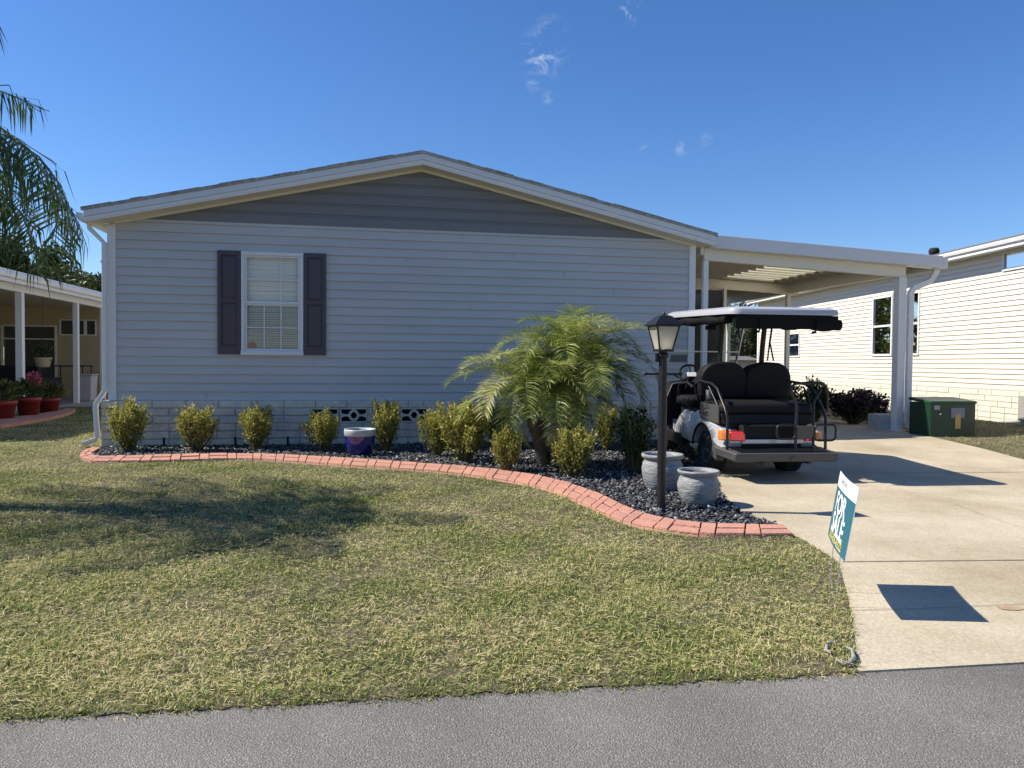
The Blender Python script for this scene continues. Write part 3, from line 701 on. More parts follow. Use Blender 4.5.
for s_ in (0, 1): f.hexa(*slope(s_, -.035, .004, -.034, -.012, .02, HW / 2 ))
f.build('frieze_trim', M['soffit'], house)
f = MB(); z_ = EZ - SL * OV
f.box(-OV, 0, .02, HL, z_ + .02, z_ + .04); f.box(HW, HW + OV, .02, HL, z_ + .02, z_ + .04); f.build('soffit', M['soffit'], house)
# gutters along both eaves
gp = lambda s_: [(s_ * 0 + 0, 0), (0, .1), (.09, .115), (.105, .085), (.085, .03), (.06, 0)]
f = MB(); f.prism([(-OV - x, z_ + .02 + z) for x, z in gp(0)], -VO + .02, HL + .2, 'y'); f.build('gutter', M['fascia'], house)
f = MB(); f.prism([(HW + OV + x, z_ + .02 + z) for x, z in gp(0)], -VO + .02, -.12, 'y'); f.build('gutter', M['fascia'], house)
f = MB(); p = [(-.235, .0, z_ + .03), (-.235, .0, z_ - .04), (-.045, .0, z_ - .24), (-.045, .0, .86), (-.050, .0, .80), (-.165, .0, .62), (-.172, .0, .55), (-.15, .0, .16), (-.17, -.01, .11), (-.33, -.06, .055)]
p = [(a, b - .04 , c) for a, b, c in p]
f.tube(p, .03, sq=(.072, .055)); dsp = f.build('downspout', M['white'], house, bevel=.006)
for z in (2.6, 1.4):
    f = MB(); f.box(-.085, -.004, -.075, -.068, z, z + .03); f.build('strap', M['white'], dsp)
# small roof vents seen over the ridge line
f = MB(); f.lathe([(.0, .28), (.10, .27), (.11, .2), (.05, .19), (.05, 0)], 14, c=(5.2, 3.5, EZ + SL * 3.6 + .15)); f.build('roof_vent', M['shingle'], roof)

# window
u0, u1, za, zb = WIN
win = MB()
win.box(u0 - .045, u1 + .045, -.048, .0, zb, zb + .05); win.box(u0 - .05, u1 + .05, -.060, .0, za - .06, za); win.box(u0 - .045, u0, -.048, .0, za, zb); win.box(u1, u1 + .045, -.048, .0, za, zb)
wo = win.build('window', M['white'], house, bevel=.004)
f = MB(); fr = .035; zm = (za + zb) / 2 - .005
for a, b, y in ((zm, zb, -.030), (za, zm, -.014)):
    f.box(u0, u0 + fr, y, y + .02, a, b); f.box(u1 - fr, u1, y, y + .02, a, b); f.box(u0 + fr, u1 - fr, y, y + .02, b - fr * .8, b); f.box(u0 + fr, u1 - fr, y, y + .02, a, a + fr)
f.build('sash', M['white'], wo, bevel=.002)
f = MB(); W3 = (u1 - u0 - 2 * fr) / 3; mt = .0085
for k in (1, 2):
    if k == 2: f.box(u0 + fr + W3 * k - mt, u0 + fr + W3 * k + mt, -.0295, -.0255, zm, zb - .03)
    f.box(u0 + fr + W3 * k - mt, u0 + fr + W3 * k + mt, -.0135, -.0095, za + .03, zm)
f.box(u0 + fr, u1 - fr, -.0290, -.0253, (zm + zb) / 2 - mt, (zm + zb) / 2 + mt); f.box(u0 + fr, u1 - fr, -.0130, -.0093, (zm + za) / 2 - mt, (zm + za) / 2 + mt)
f.build('muntin', M['white'], wo)
f = MB(); f.add([(u0 + .03, -.0245, zm), (u1 - .03, -.0245, zm), (u1 - .03, -.0245, zb - .02), (u0 + .03, -.0245, zb - .02)], [(0, 1, 2, 3)]); f.build('pane', M['glass'], wo)
f = MB(); f.add([(u0 + .03, -.009, za + .03), (u1 - .03, -.009, za + .03), (u1 - .03, -.009, zm), (u0 + .03, -.009, zm)], [(0, 1, 2, 3)]); f.build('pane', M['glass'], wo)
f = MB(); z = za + .02
while z < zb - .03:
    tl = .016 if z < zm else .019
    w1, w2 = random.uniform(-.0022, .0022), random.uniform(-.0022, .0022)
    f.add([(u0 + .012, .040, z + tl + .012 + w1), (u1 - .012, .040, z + tl + .012 + w2), (u1 - .012, .05, z - .001 + w2), (u0 + .012, .05, z - .001 + w1)], [(0, 1, 2, 3)]); z += .0345
f.box(u0 + .01, u1 - .01, .03, .07, zb - .05, zb)
f.build('blind', M['blind'], wo)
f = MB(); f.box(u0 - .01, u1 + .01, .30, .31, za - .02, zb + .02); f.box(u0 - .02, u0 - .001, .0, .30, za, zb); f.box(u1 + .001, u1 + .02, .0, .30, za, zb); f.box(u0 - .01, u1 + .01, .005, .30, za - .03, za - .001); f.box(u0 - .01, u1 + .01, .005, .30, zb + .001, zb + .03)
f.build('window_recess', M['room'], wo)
# little orange pumpkin on the sill
pk = MB(); prof = []
for i in range(9): t = math.pi * i / 8; prof.append((math.sin(t) * .062, -math.cos(t) * .046 + .046))
pk.lathe(prof, 24); v2 = []
for x, y, z in pk.v:
    a = math.atan2(y, x); q = 1 - .10 * abs(math.cos(a * 4)); v2.append((x * q, y * q * .35, z))
pk.v = v2
po = pk.build('small_pumpkin', mat('pumpkin_orange', (.62, .18, .03), .5), None, loc=(*H2(u0 + fr + .068, .018), za + .034), rot=(0, 0, TH))
tag(po, 'tiny orange pumpkin on the sill in the lower left corner of the shuttered window', 'pumpkin')
f = MB().tube([(0, 0, .085), (.004, 0, .108)], .006, 6); f.build('stalk', M['stem'], po)
# shutters
for a, b in ((1.463, 1.782), (2.664, 2.985)):
    f = MB(); z0, z1 = 1.335, 2.83; t = .052
    f.box(a, b, -.034, -.016, z0, z1)
    f.box(a, a + t, -.050, -.034, z0, z1); f.box(b - t, b, -.050, -.034, z0, z1)
    zs = (z0, z0 + .11, 2.085, 2.135, z1 - .06, z1)
    f.box(a + t, b - t, -.0495, -.034, zs[0], zs[1]); f.box(a + t, b - t, -.0495, -.034, zs[2], zs[3]); f.box(a + t, b - t, -.0495, -.034, zs[4], zs[5])
    for p0, p1 in ((zs[1], zs[2]), (zs[3], zs[4])):
        f.hexa([(a + t + .012, -.034, p0 + .012), (b - t - .012, -.034, p0 + .012), (b - t - .012, -.034, p1 - .012), (a + t + .012, -.034, p1 - .012)], [(a + t + .035, -.046, p0 + .035), (b - t - .035, -.046, p0 + .035), (b - t - .035, -.046, p1 - .035), (a + t + .035, -.046, p1 - .035)])
    f.build('shutter', M['shutter'], house)

# ------------------------------------------------------------------ carport
GC = .14
cp = thing('carport', 'white aluminium carport on slim posts at the right side of the blue grey home', 'carport', (HO[0], HO[1], 0), TH)
CU0, CU1 = HW + .16, 13.12; ct = lambda u: 3.315 - .048 * (u - 8.95)
def cslab(mb, ua, ub, va, vb, d0, d1, mi=0):
    g = lambda u: ct(u); mb.hexa([(ua, va, g(ua) + d0), (ub, va, g(ub) + d0), (ub, vb, g(ub) + d0), (ua, vb, g(ua) + d0)], [(ua, va, g(ua) + d1), (ub, va, g(ub) + d1), (ub, vb, g(ub) + d1), (ua, vb, g(ua) + d1)], mi)
CD = 6.6; PANEL_V = (.02, 3.45)
f = MB()
pans = [(CU0, 10.9), (12.05, CU1 - .02)]
for a, b in pans: cslab(f, a, b, -.16, CD, -.11, -.07)
cslab(f, 10.9, 12.05, PANEL_V[1], CD, -.11, -.07); cslab(f, 10.9, 12.05, -.16, PANEL_V[0], -.11, -.07)
v = -.1
while v < CD:          # ribs of the pan roof under the deck, running from house to gutter
    for a, b in pans: cslab(f, a + .01, b - .01, v, v + .022, -.16, -.11)
    if v > PANEL_V[1]: cslab(f, 10.9, 12.05, v, v + .022, -.16, -.11)
    v += .3
f.build('roof', mat('dull_roof_pan', (.44, .415, .36), .55), cp)
f = MB(); cslab(f, 10.9, 12.05, PANEL_V[0], PANEL_V[1], -.105, -.095)
v = .1
while v < PANEL_V[1] - .05: cslab(f, 10.9, 12.05, v, v + .03, -.135, -.105); v += .30
f.build('added_bright_panel', M['brightpanel'], cp)  # made-up translucent panel, added so a strip of the ceiling shows bright
f = MB(); cslab(f, CU0 + .01, CU1, -.20, -.165, -.205, .0); cslab(f, CU0 + .01, CU1, -.19, -.02, -.207, -.19); f.build('fascia', M['fascia'], cp, bevel=.006)
f = MB(); cslab(f, CU1 - .001, CU1 + .1, -.20, CD, -.20, -.03); cslab(f, CU1 - .03, CU1 - .002, -.16, CD, -.22, -.02); f.build('gutter', M['fascia'], cp, bevel=.01)
f = MB(); cslab(f, CU0, 12.562, -.02, .06, -.385, -.112); f.build('front_beam', M['soffit'], cp, bevel=.004)
f = MB(); cslab(f, CU0, 12.72, 3.55, 3.63, -.36, -.162); f.build('cross_beam', M['soffit'], cp, bevel=.004)
f = MB(); cslab(f, 12.50, 12.58, .061, 3.549, -.34, -.162); cslab(f, 12.50, 12.58, 3.631, CD, -.34, -.162); f.build('side_beam', M['soffit'], cp)
f = MB(); cslab(f, CU0 - .06, CU0 - .005, -.02, CD, -.30, -.02); f.build('ledger', M['soffit'], cp)
def post(u, v, wd, top, nm='post'):
    f = MB(); f.box(u - wd / 2, u + wd / 2, v - wd / 2, v + wd / 2, .0 + (GC if u > 9 else .10), top); 
    o = f.build(nm, M['white'], cp, bevel=.006); return o
post(8.955, .02, .085, ct(9.0) - .386); pr = post(12.49, .02, .145, ct(12.49) - .386); post(12.49, 3.59, .085, ct(12.5) - .361); post(12.49, 6.4, .085, ct(12.5) - .341); post(11.02, 3.59, .07, ct(11) - .361)
f = MB(); f.box(12.49 - .1, 12.49 + .1, -.08, .12, GC - .004, GC + .02); f.build('base_plate', M['white'], pr)
f = MB(); f.tube([(13.12, -.05, 2.90), (13.08, -.05, 2.82), (13.0, -.05, 2.70), (12.70, -.05, 2.58), (12.64, -.05, 2.50), (12.635, -.05, GC + .18), (12.66, -.06, GC + .09), (12.86, -.10, GC + .04)], .03, sq=(.095, .07)); dd = f.build('downspout', M['white'], cp, bevel=.008)
f = MB(); f.box(12.58, 12.69, -.092, -.088, 1.7, 1.73); f.build('strap', M['white'], dd)

# screened porch room at the back of the carport
sr = thing('screen_room', 'dark screened porch room with pale frame behind the golf cart under the carport', 'porch', (HO[0], HO[1], 0), TH)
zt = ct(10.2) - .37
f = MB()
for u in (8.95, 9.62, 10.30): f.box(u - .03, u + .03, 3.60, 3.65, GC, zt)
f.box(8.95, 10.98, 3.601, 3.649, GC, GC + .06); f.box(8.95, 10.98, 3.602, 3.648, .95, 1.0); f.box(8.95, 10.98, 3.602, 3.648, zt - .05, zt)
for v in (4.6, 5.6, 6.5): f.box(10.99, 11.05, v - .03, v + .03, GC, zt)
f.box(10.992, 11.048, 3.66, 6.5, .95, 1.0); f.build('frame', M['white'], sr)
f = MB(); f.box(8.95, 10.98, 3.618, 3.63, GC + .06, .95); f.box(11.01, 11.03, 3.66, 6.5, GC, .95); f.build('kick_panel', M['soffit'], sr)
f = MB(); f.add([(8.95, 3.625, 1.0), (10.98, 3.625, 1.0), (10.98, 3.625, zt - .05), (8.95, 3.625, zt - .05)], [(0, 1, 2, 3)]); f.add([(11.02, 3.66, 1.0), (11.02, 6.5, 1.0), (11.02, 6.5, zt), (11.02, 3.66, zt)], [(0, 1, 2, 3)]); f.build('screen', M['screen'], sr)
f = MB(); f.box(8.80, 11.02, 6.5, 6.56, GC, zt); f.build('rear_wall', M['tan'], sr)

# ------------------------------------------------------------------ right-hand neighbour
NX, NY = at(1020, 424.5); NDX = -.044; NL = math.hypot(1, NDX)
NA = math.atan2(-NDX, 1)        # turn of the house about z
def nb_u(px):                   # distance along the wall at which a pixel column meets it
    d = _F + _R * (px - 512) / FPX + _U * 0
    k = d[0] / d[1]; Y = (NX - NDX * NY) / (k - NDX); return (Y - NY) * NL
nb = thing('neighbour_home', 'long cream sided home with tall narrow windows and cream block base on the right', 'house', (NX, NY, 0), NA)
# local frame: +y runs away along the wall, +x into the house, -x faces the driveway
NSK = .14 + .66; UF = nb_u(757.5); UN = -5.2; NE = 3.62
ray_e = lambda px, py: None
P_ = lambda u, o, z: (-o, u, z)
def wz(px, py):
    """height at which a pixel ray meets the neighbour's wall, and how far along"""
    d = _F + _R * (px - 512) / FPX - _U * (py - 384) / FPX; t = (NX - NDX * NY) / (d[0] - NDX * d[1]); p = _C + d * t
    return (p[1] - NY) * NL, p[2]
NE = (wz(1010, 246)[1] + wz(770, 300)[1]) / 2 - .06
wins = []
for (a, b, yt, yb) in ((874, 893.5, 296.5, 355.5), (907, 920.5, 292, 355), (787, 801, 333, 357)):
    ua, ub = sorted((wz(a, 300)[0], wz(b, 300)[0])); xm = (a + b) / 2; wins.append((ua + .04, ub - .04, wz(xm, yb)[1] + .04, wz(xm, yt)[1] - .04))
ua = wz(1004, 260)[0]; wins.append((ua - 1.3, ua - .04, wz(1010, 271)[1] + .06, wz(1010, 250)[1] - .06))
f = MB(); laps(f, UN, UF, NSK, NE, .104, .018, P_, holes=[(a - .04, b + .04, c - .04, d + .04) for a, b, c, d in wins]); f.build('wall', M['creamwall'], nb)
f = MB(); laps(f, 0, 8, NSK, NE, .104, .012, lambda u, o, z: (u, UF + o, z)); f.build('rear_wall', M['creamwall'], nb)
f = MB(); laps(f, 0, 8, NSK, NE + .9, .104, .012, lambda u, o, z: (u, UN - o, z), top=(NE, .22, 8)); f.build('front_wall', M['creamwall'], nb)
f = MB(); blockwall(f, UN, UF, .10, 6, .113, .40, lambda u, o, z: (-.01 - o, u, z)); blockwall(f, 0, 8, .10, 6, .113, .40, lambda u, o, z: (u, UN - .01 - o, z)); f.build('block_skirting', M['creamblock'], nb)
f = MB(); f.box(-.02, .1, UN, UF, 0, NSK - .002); f.box(.101, 8, UN - .02, UN + .05, 0, NSK - .002); f.build('mortar_backing', mat('cream_mortar', (.42, .39, .33), .95), nb)
f = MB(); f.box(-.03, .07, UF - .08, UF + .03, NSK, NE); f.build('corner_trim', M['white'], nb)
f = MB(); f.box(-.35, .02, UN - .3, UF + .3, NE - .001, NE + .02); f.build('soffit', M['white'], nb)
f = MB(); f.box(-.38, -.351, UN - .3, UF + .3, NE - .02, NE + .13); f.build('fascia', M['white'], nb)
f = MB(); f.prism([(-.381, NE + .05), (-.381, NE + .125), (-.43, NE + .13), (-.435, NE + .11), (-.42, NE + .06), (-.41, NE + .05)], UN - .3, UF + .3, 'y'); f.build('gutter', M['white'], nb)
f = MB(); A = [(-.40, UN - .35, NE + .135), (4, UN - .35, NE + 1.10), (4, UF + .35, NE + 1.10), (-.40, UF + .35, NE + .135)]; f.hexa(A, [(x, y, z + .04) for x, y, z in A])
A = [(4, UN - .35, NE + 1.10), (8.4, UN - .35, NE + .135), (8.4, UF + .35, NE + .135), (4, UF + .35, NE + 1.10)]; f.hexa(A, [(x, y, z + .04) for x, y, z in A]); f.build('roof', M['shingle'], nb)
for i, (a, b, c, d) in enumerate(wins):
    f = MB(); t = .05
    f.box(-.035, .03, a - t, a, c - t, d + t); f.box(-.035, .03, b, b + t, c - t, d + t); f.box(-.0345, .03, a, b, d, d + t); f.box(-.04, .03, a, b, c - t, c)
    wn = f.build('window', M['white'], nb)
    m_ = (c + d) / 2
    if i < 3:
        f = MB(); f.box(-.02, .01, a, b, m_ - .025, m_ + .025); f.build('meeting_rail', M['white'], wn)
    f = MB(); f.add([(-.003, a, c), (-.003, b, c), (-.003, b, d), (-.003, a, d)], [(0, 1, 2, 3)]); f.build('pane', M['glass'], wn)
    f = MB(); z = c
    while z < d: f.add([(.05, a, z), (.05, b, z), (.075, b, z + .03), (.075, a, z + .03)], [(0, 1, 2, 3)]); z += .05
    f.build('blind', mat('grey_blind', (.42, .47, .45), .6), wn)
    f = MB(); f.box(.12, .13, a - .04, b + .04, c - .04, d + .04); f.build('room_backing', M['void'], wn)
gx_ = wz(1021, 400)[0]
f = MB(); f.box(-.07, -.045, gx_ - .5, gx_ - .02, .22, .70); f.build('crawl_vent', mat('vent_grey', (.30, .29, .27), .7), nb)
f = MB(); f.lathe([(0, .40), (.09, .39), (.12, .32), (.10, .24), (.04, .22), (.04, 0)], 16, c=(1.6, 0, 0)); rv = f.build('roof_ventilator', M['void'], nb)
def place_vent():
    d = _F + _R * (934 - 512) / FPX - _U * (252 - 384) / FPX; Y = 17.5; p = _C + d * (Y / d[1]); dx, dy = p[0] - NX, p[1] - NY
    c, s = math.cos(-NA), math.sin(-NA); x, y = dx * c - dy * s, dx * s + dy * c; rv.location = (x - 1.6, y, p[2] - .30)
place_vent()

# ------------------------------------------------------------------ left-hand neighbour with its porch
lx, ly = at(76.5, 404.5); LA = TH
lb = thing('porch_home', 'tan sided neighbouring home with a deep open porch and white fascia on the far left', 'house', (lx, ly, 0), LA)
# local frame: origin at the visible porch post, +y runs away along the porch edge, -x into the neighbour's house
LZ = 2.90
def slab_prism(mb, x0, x1, y0, y1, z0, z1): mb.box(x0, x1, y0, y1, z0, z1)
f = MB(); f.box(-7.5, .30, -9, 4.6, LZ + .02, LZ + .05); f.build('porch_ceiling', mat('porch_ceiling_tan', (.50, .44, .33), .7), lb)
f = MB(); f.box(.301, .34, -9.1, 8.1, LZ - .02, LZ + .20); f.build('fascia', M['white'], lb, bevel=.01)
f = MB(); f.prism([(.341, LZ + .06), (.341, LZ + .19), (.44, LZ + .20), (.45, LZ + .16), (.42, LZ + .08), (.39, LZ + .06)], -9.1, 8.1, 'y'); f.build('gutter', M['white'], lb)
f = MB(); f.box(-.06, .06, -9, 8, LZ - .14, LZ + .018); f.build('porch_beam', M['white'], lb)
f = MB(); A = [(.34, -9.2, LZ + .20), (.34, 8.2, LZ + .20), (-4, 8.2, LZ + .62), (-4, -9.2, LZ + .62)]; f.hexa(A, [(x, y, z + .05) for x, y, z in A]); f.build('roof', M['fascia'], lb)
def lpost(py_x, wd=.12):
    d = _F + _R * (py_x - 512) / FPX; k = d[0] / d[1]
    ex, ey = -math.sin(LA), math.cos(LA); t = (k * ly - lx) / (ex - k * ey); f = MB(); f.box(-wd / 2, wd / 2, t - wd / 2, t + wd / 2, .04, LZ - .141); f.build('post', M['white'], lb); return t
lpost(76.5); t2 = lpost(20.5, .14); lpost(-60); lpost(103)
WX = -4.5
f = MB(); laps(f, -9, 4.6, .04, LZ + .02, .2, .014, lambda u, o, z: (WX + o, u, z)); f.build('wall', M['tan'], lb)
EH = [(-3.85, -2.32, .1, 2.28), (-2.14, -1.44, 2.05, 2.50), (-1.36, -1.1, 2.05, 2.50)]
f = MB(); laps(f, WX, .0, .04, LZ + .019, .2, .014, lambda u, o, z: (u, 4.6 - o, z), holes=EH); f.build('end_wall', M['tan'], lb)
a_, b_, c_, d_ = EH[0]
f = MB(); f.box(a_ - .06, a_, 4.55, 4.6, c_, d_ + .05); f.box(b_, b_ + .06, 4.55, 4.6, c_, d_ + .05); f.box(a_, b_, 4.551, 4.599, d_, d_ + .05); f.box(a_, b_, 4.551, 4.599, d_ - .42, d_ - .38); f.box(a_ + .45, a_ + .52, 4.56, 4.6, c_, d_)
dr_ = f.build('sliding_door', M['white'], lb)
f = MB(); f.box(a_, b_, 4.62, 4.63, c_, d_); f.build('pane', M['darkglass'], dr_)
for a_, b_, c_, d_ in EH[1:]:
    f = MB(); f.box(a_ - .04, a_, 4.56, 4.61, c_ - .04, d_ + .04); f.box(b_, b_ + .035, 4.56, 4.61, c_ - .04, d_ + .04); f.box(a_, b_, 4.561, 4.609, d_, d_ + .04); f.box(a_, b_, 4.561, 4.609, c_ - .04, c_); lw = f.build('window', M['white'], lb)
    f = MB(); f.box(a_, b_, 4.62, 4.63, c_, d_); f.build('pane', M['darkglass'], lw)
f = MB(); f.box(-4.5, .15, -9, 6, -.02, .04); o = f.build('porch_slab', mat('porch_slab', (.34, .32, .28), .85, var=.2), lb)
slp = kind(MB().box(-.9, 1.3, -1.2, 3.6, -.02, .024).build('patio', mat('patio_concrete', (.42, .39, .33), .9, var=.2), None, loc=(lx, ly, 0), rot=(0, 0, LA)), 'structure')
# salmon strip in front of the porch
sp = [at(-60, 436), at(0, 429), at(30, 424.5), at(55, 419.5), at(71, 415), at(75.5, 411.5)]; si = [at(-60, 427), at(0, 421), at(30, 418), at(52, 414.5), at(64, 412), at(67, 411)]
A = spline(sp, 0); B = spline(si, 0); f = MB()
for i in range(0, min(len(A), len(B)) - 1, 3):
    j = min(i + 3, len(A) - 1); f.hexa([(*A[i], 0), (*A[j], 0), (*B[j], 0), (*B[i], 0)], [(*A[i], .07), (*A[j], .07), (*B[j], .07), (*B[i], .07)])
kind(f.build('path_edging', M['curb']), 'structure')

# potted plants by the porch
def leafcluster(n, c, r, ln, wd, up=.5, flat=1.0, seed=0):
    g = np.random.default_rng(seed); p = nrm(g.normal(size=(n, 3))) * (g.random((n, 1)) ** .45) * np.array([r, r, r * flat]); D = nrm(nrm(p) + g.normal(0, .45, (n, 3)) + np.array([0, 0, up]))
    S = nrm(np.cross(D, g.normal(size=(n, 3)))); return kites(p + np.array(c), D, S, g.uniform(.7, 1.3, n) * ln, g.uniform(.7, 1.3, n) * wd, g.random(n))
def red_pot(px, py, wpx, hpx, seed, label, flowers=False):
    x, y = at(px, py); s = y / FPX; r = wpx * s / 2; h = hpx * s
    t = thing('potted_plant', label, 'potted plant', (x, y, .0), 0, 'red pots by the porch')
    f = MB(); f.lathe([(0, .0), (r * .72, 0), (r * .94, h * .80), (r, h * .80), (r * 1.04, h), (r * .93, h), (r * .90, h * .88), (0, h * .88)], 24); f.build('pot', M['redpot'], t)
    f = MB(); f.lathe([(r * .9, h * .885), (0, h * .9)], 16); f.build('soil', M['soilpot'], t)
    V, F, q = leafcluster(420, (0, 0, h * 1.35), r * 1.15, .13, .035, up=.7, flat=.75, seed=seed); npmesh('foliage', V, F, M['bushdark'], q, t)
    if flowers:
        V, F, q = leafcluster(150, (r * .5, 0, h * 1.85), r * .6, .07, .05, seed=seed + 9); npmesh('flower', V, F, M['pink'], q, t)
red_pot(2, 421.5, 26, 21, 1, 'short red flower pot at the left photo edge, nearest of the three')
red_pot(28.5, 418, 22, 21, 2, 'tall red flower pot with pink blooms, middle of the three', True)
red_pot(49, 414, 20, 16, 3, 'red flower pot with strappy leaves nearest the white porch post')
def planter_hang():
    t = thing('hanging_basket', 'cream hanging basket of dark leaves under the porch roof', 'hanging basket', (0, 0, 0)); x, y = at(76.5, 404.5)
    d = _F + _R * (43 - 512) / FPX - _U * (362 - 384) / FPX; p = _C + d * (20.0 / d[1]); t.location = tuple(p)
    MB().lathe([(0, -.14), (.15, -.13), (.21, .11), (.22, .12), (.20, .12), (0, .09)], 20).build('bowl', M['paper'] if False else mat('cream_plastic', (.55, .50, .38), .6), t)
    V, F, q = leafcluster(200, (0, 0, .22), .2, .12, .04, seed=5); npmesh('foliage', V, F, M['bushdark'], q, t)
    f = MB()
    for a in (0, 2.1, 4.2): f.tube([(.2 * math.cos(a), .2 * math.sin(a), .12), (0, 0, .7)], .005, 5)
    f.tube([(0, 0, .7), (0, 0, LZ - p[2])], .005, 5); f.build('hanger', M['blackmetal'], t)
planter_hang()
def porch_stuff():
    # things standing in the shade of the porch, placed in its frame
    c, s = math.cos(LA), math.sin(LA)
    def W(x, y, z=.04): return (lx + x * c - y * s, ly + x * s + y * c, z)
    t = thing('patio_sofa', 'dark blue cushioned patio sofa in deep shade under the porch', 'sofa', W(-2.2, 1.9), LA + 1.3)
    blue = mat('navy_cloth', (.012, .016, .03), .8); fr = M['blackmetal']
    MB().box(-.4, .4, -.9, .9, .28, .45).build('seat', blue, t, bevel=.04); MB().box(-.45, -.28, -.9, .9, .45, 1.0).build('backrest', blue, t, bevel=.05)
    for y in (-.95, .95): MB().box(-.4, .4, y - .06, y + .06, .2, .66).build('arm', blue, t, bevel=.03)
    for x in (-.35, .35):
        for y in (-.85, .85): MB().box(x - .03, x + .03, y - .03, y + .03, 0, .28).build('leg', fr, t)
    t = thing('patio_table', 'dark high patio table with thin legs beyond the porch post', 'table', W(-1.35, 3.3), LA)
    MB().box(-.5, .5, -.4, .4, .96, 1.0).build('tabletop', fr, t, bevel=.01)
    for x in (-.45, .45):
        for y in (-.35, .35): MB().tube([(x, y, 0), (x, y, .96)], .02, 6).build('leg', fr, t)
    t = thing('storage_bin', 'tall pale grey storage bin beside the dark table on the porch', 'bin', W(-.22, 1.3), LA)
    g = mat('pale_grey_plastic', (.42, .41, .44), .6); MB().hexa([(-.2, -.22, 0), (.2, -.22, 0), (.2, .22, 0), (-.2, .22, 0)], [(-.23, -.26, .72), (.23, -.26, .72), (.23, .26, .72), (-.23, .26, .72)]).build('body', g, t, bevel=.02)
    MB().box(-.25, .25, -.28, .28, .725, .77).build('lid', g, t, bevel=.02)
    t = thing('broom', 'upright broom standing behind the grey storage bin', 'broom', W(-.75, 1.9), 0)
    MB().tube([(0, 0, .2), (.03, .05, 1.62)], .016, 8).build('handle', M['bark'], t); MB().hexa([(-.15, -.04, 0), (.15, -.04, 0), (.15, .04, 0), (-.15, .04, 0)], [(-.08, -.03, .22), (.08, -.03, .22), (.08, .03, .22), (-.08, .03, .22)]).build('bristles', M['tan'], t)
porch_stuff()

# ------------------------------------------------------------------ lamp post
LX, LY = at(661, 511); LAMP = (LX, LY, 0.0)
lamp = thing('street_lamp', 'black post lantern with frosted panes and a ladder bar, standing in the slate bed', 'lamp', LAMP, R(12))
f = MB(); f.lathe([(0, 0), (.06, 0), (.06, .018), (.04, .03), (.039, .04)], 20); f.build('base', M['blackmetal'], lamp)
f = MB(); f.tube([(0, 0, .03), (0, 0, 1.36)], .037, 18); f.lathe([(.037, 1.30), (.048, 1.31), (.048, 1.335), (.037, 1.345)], 18); f.build('post', M['blackmetal'], lamp)
f = MB(); rz_ = -R(12)
def rr(x, y): return (x * math.cos(rz_) - y * math.sin(rz_), x * math.sin(rz_) + y * math.cos(rz_))
f.tube([(*rr(-.15, 0), 1.165), (*rr(.15, 0), 1.165)], .010, 8)
for s_ in (-1, 1): f.lathe([(0, -.016), (.014, -.012), (.017, 0), (.014, .012), (0, .016)], 10, c=(*rr(s_ * .15, 0), 1.165))
f.build('ladder_bar', M['blackmetal'], lamp)
f = MB(); q = rr(-.05, -.01); f.box(q[0] - .016, q[0] + .016, q[1] - .016, q[1] + .016, 1.265, 1.34); f.build('photocell', M['black'], lamp)
def sq(hw, z): return [(-hw, -hw, z), (hw, -hw, z), (hw, hw, z), (-hw, hw, z)]
b0, b1, g0, g1 = 1.375, 1.565, .058, .098
f = MB(); f.hexa(sq(.064, 1.355), sq(.066, 1.374)); 
for sx, sy in ((1, 1), (1, -1), (-1, 1), (-1, -1)): f.tube([(sx * g0, sy * g0, b0), (sx * g1, sy * g1, b1)], .0065, 4, sq=(.012, .012))
f.hexa(sq(.103, 1.562), sq(.105, 1.572)); f.build('cage', M['blackmetal'], lamp)
f = MB(); f.hexa(sq(.128, 1.572), sq(.124, 1.582)); f.hexa(sq(.124, 1.582), sq(.052, 1.652)); f.hexa(sq(.052, 1.652), sq(.02, 1.664)); f.lathe([(.020, 1.66), (.011, 1.668), (.015, 1.676), (.004, 1.692), (0, 1.696)], 12); f.build('lantern_roof', M['blackmetal'], lamp, bevel=.002)
for i in range(4):
    a = i * math.pi / 2; c, s = math.cos(a), math.sin(a); ro = lambda x, y, z: (x * c - y * s, x * s + y * c, z)
    f = MB(); e = .004; f.add([ro(-g0 + e, -g0 + .001, b0), ro(g0 - e, -g0 + .001, b0), ro(g1 - e, -g1 + .001, b1), ro(-g1 + e, -g1 + .001, b1)], [(0, 1, 2, 3)]); p_ = f.build('pane', M['frost'], lamp)
f = MB(); pr_ = [(math.sin(t) * .022, 1.435 - math.cos(t) * .032) for t in np.linspace(0, math.pi, 9)]; f.lathe(pr_, 14); f.lathe([(.012, 1.376), (.012, 1.41)], 10); f.build('bulb', M['bulb'], lamp)

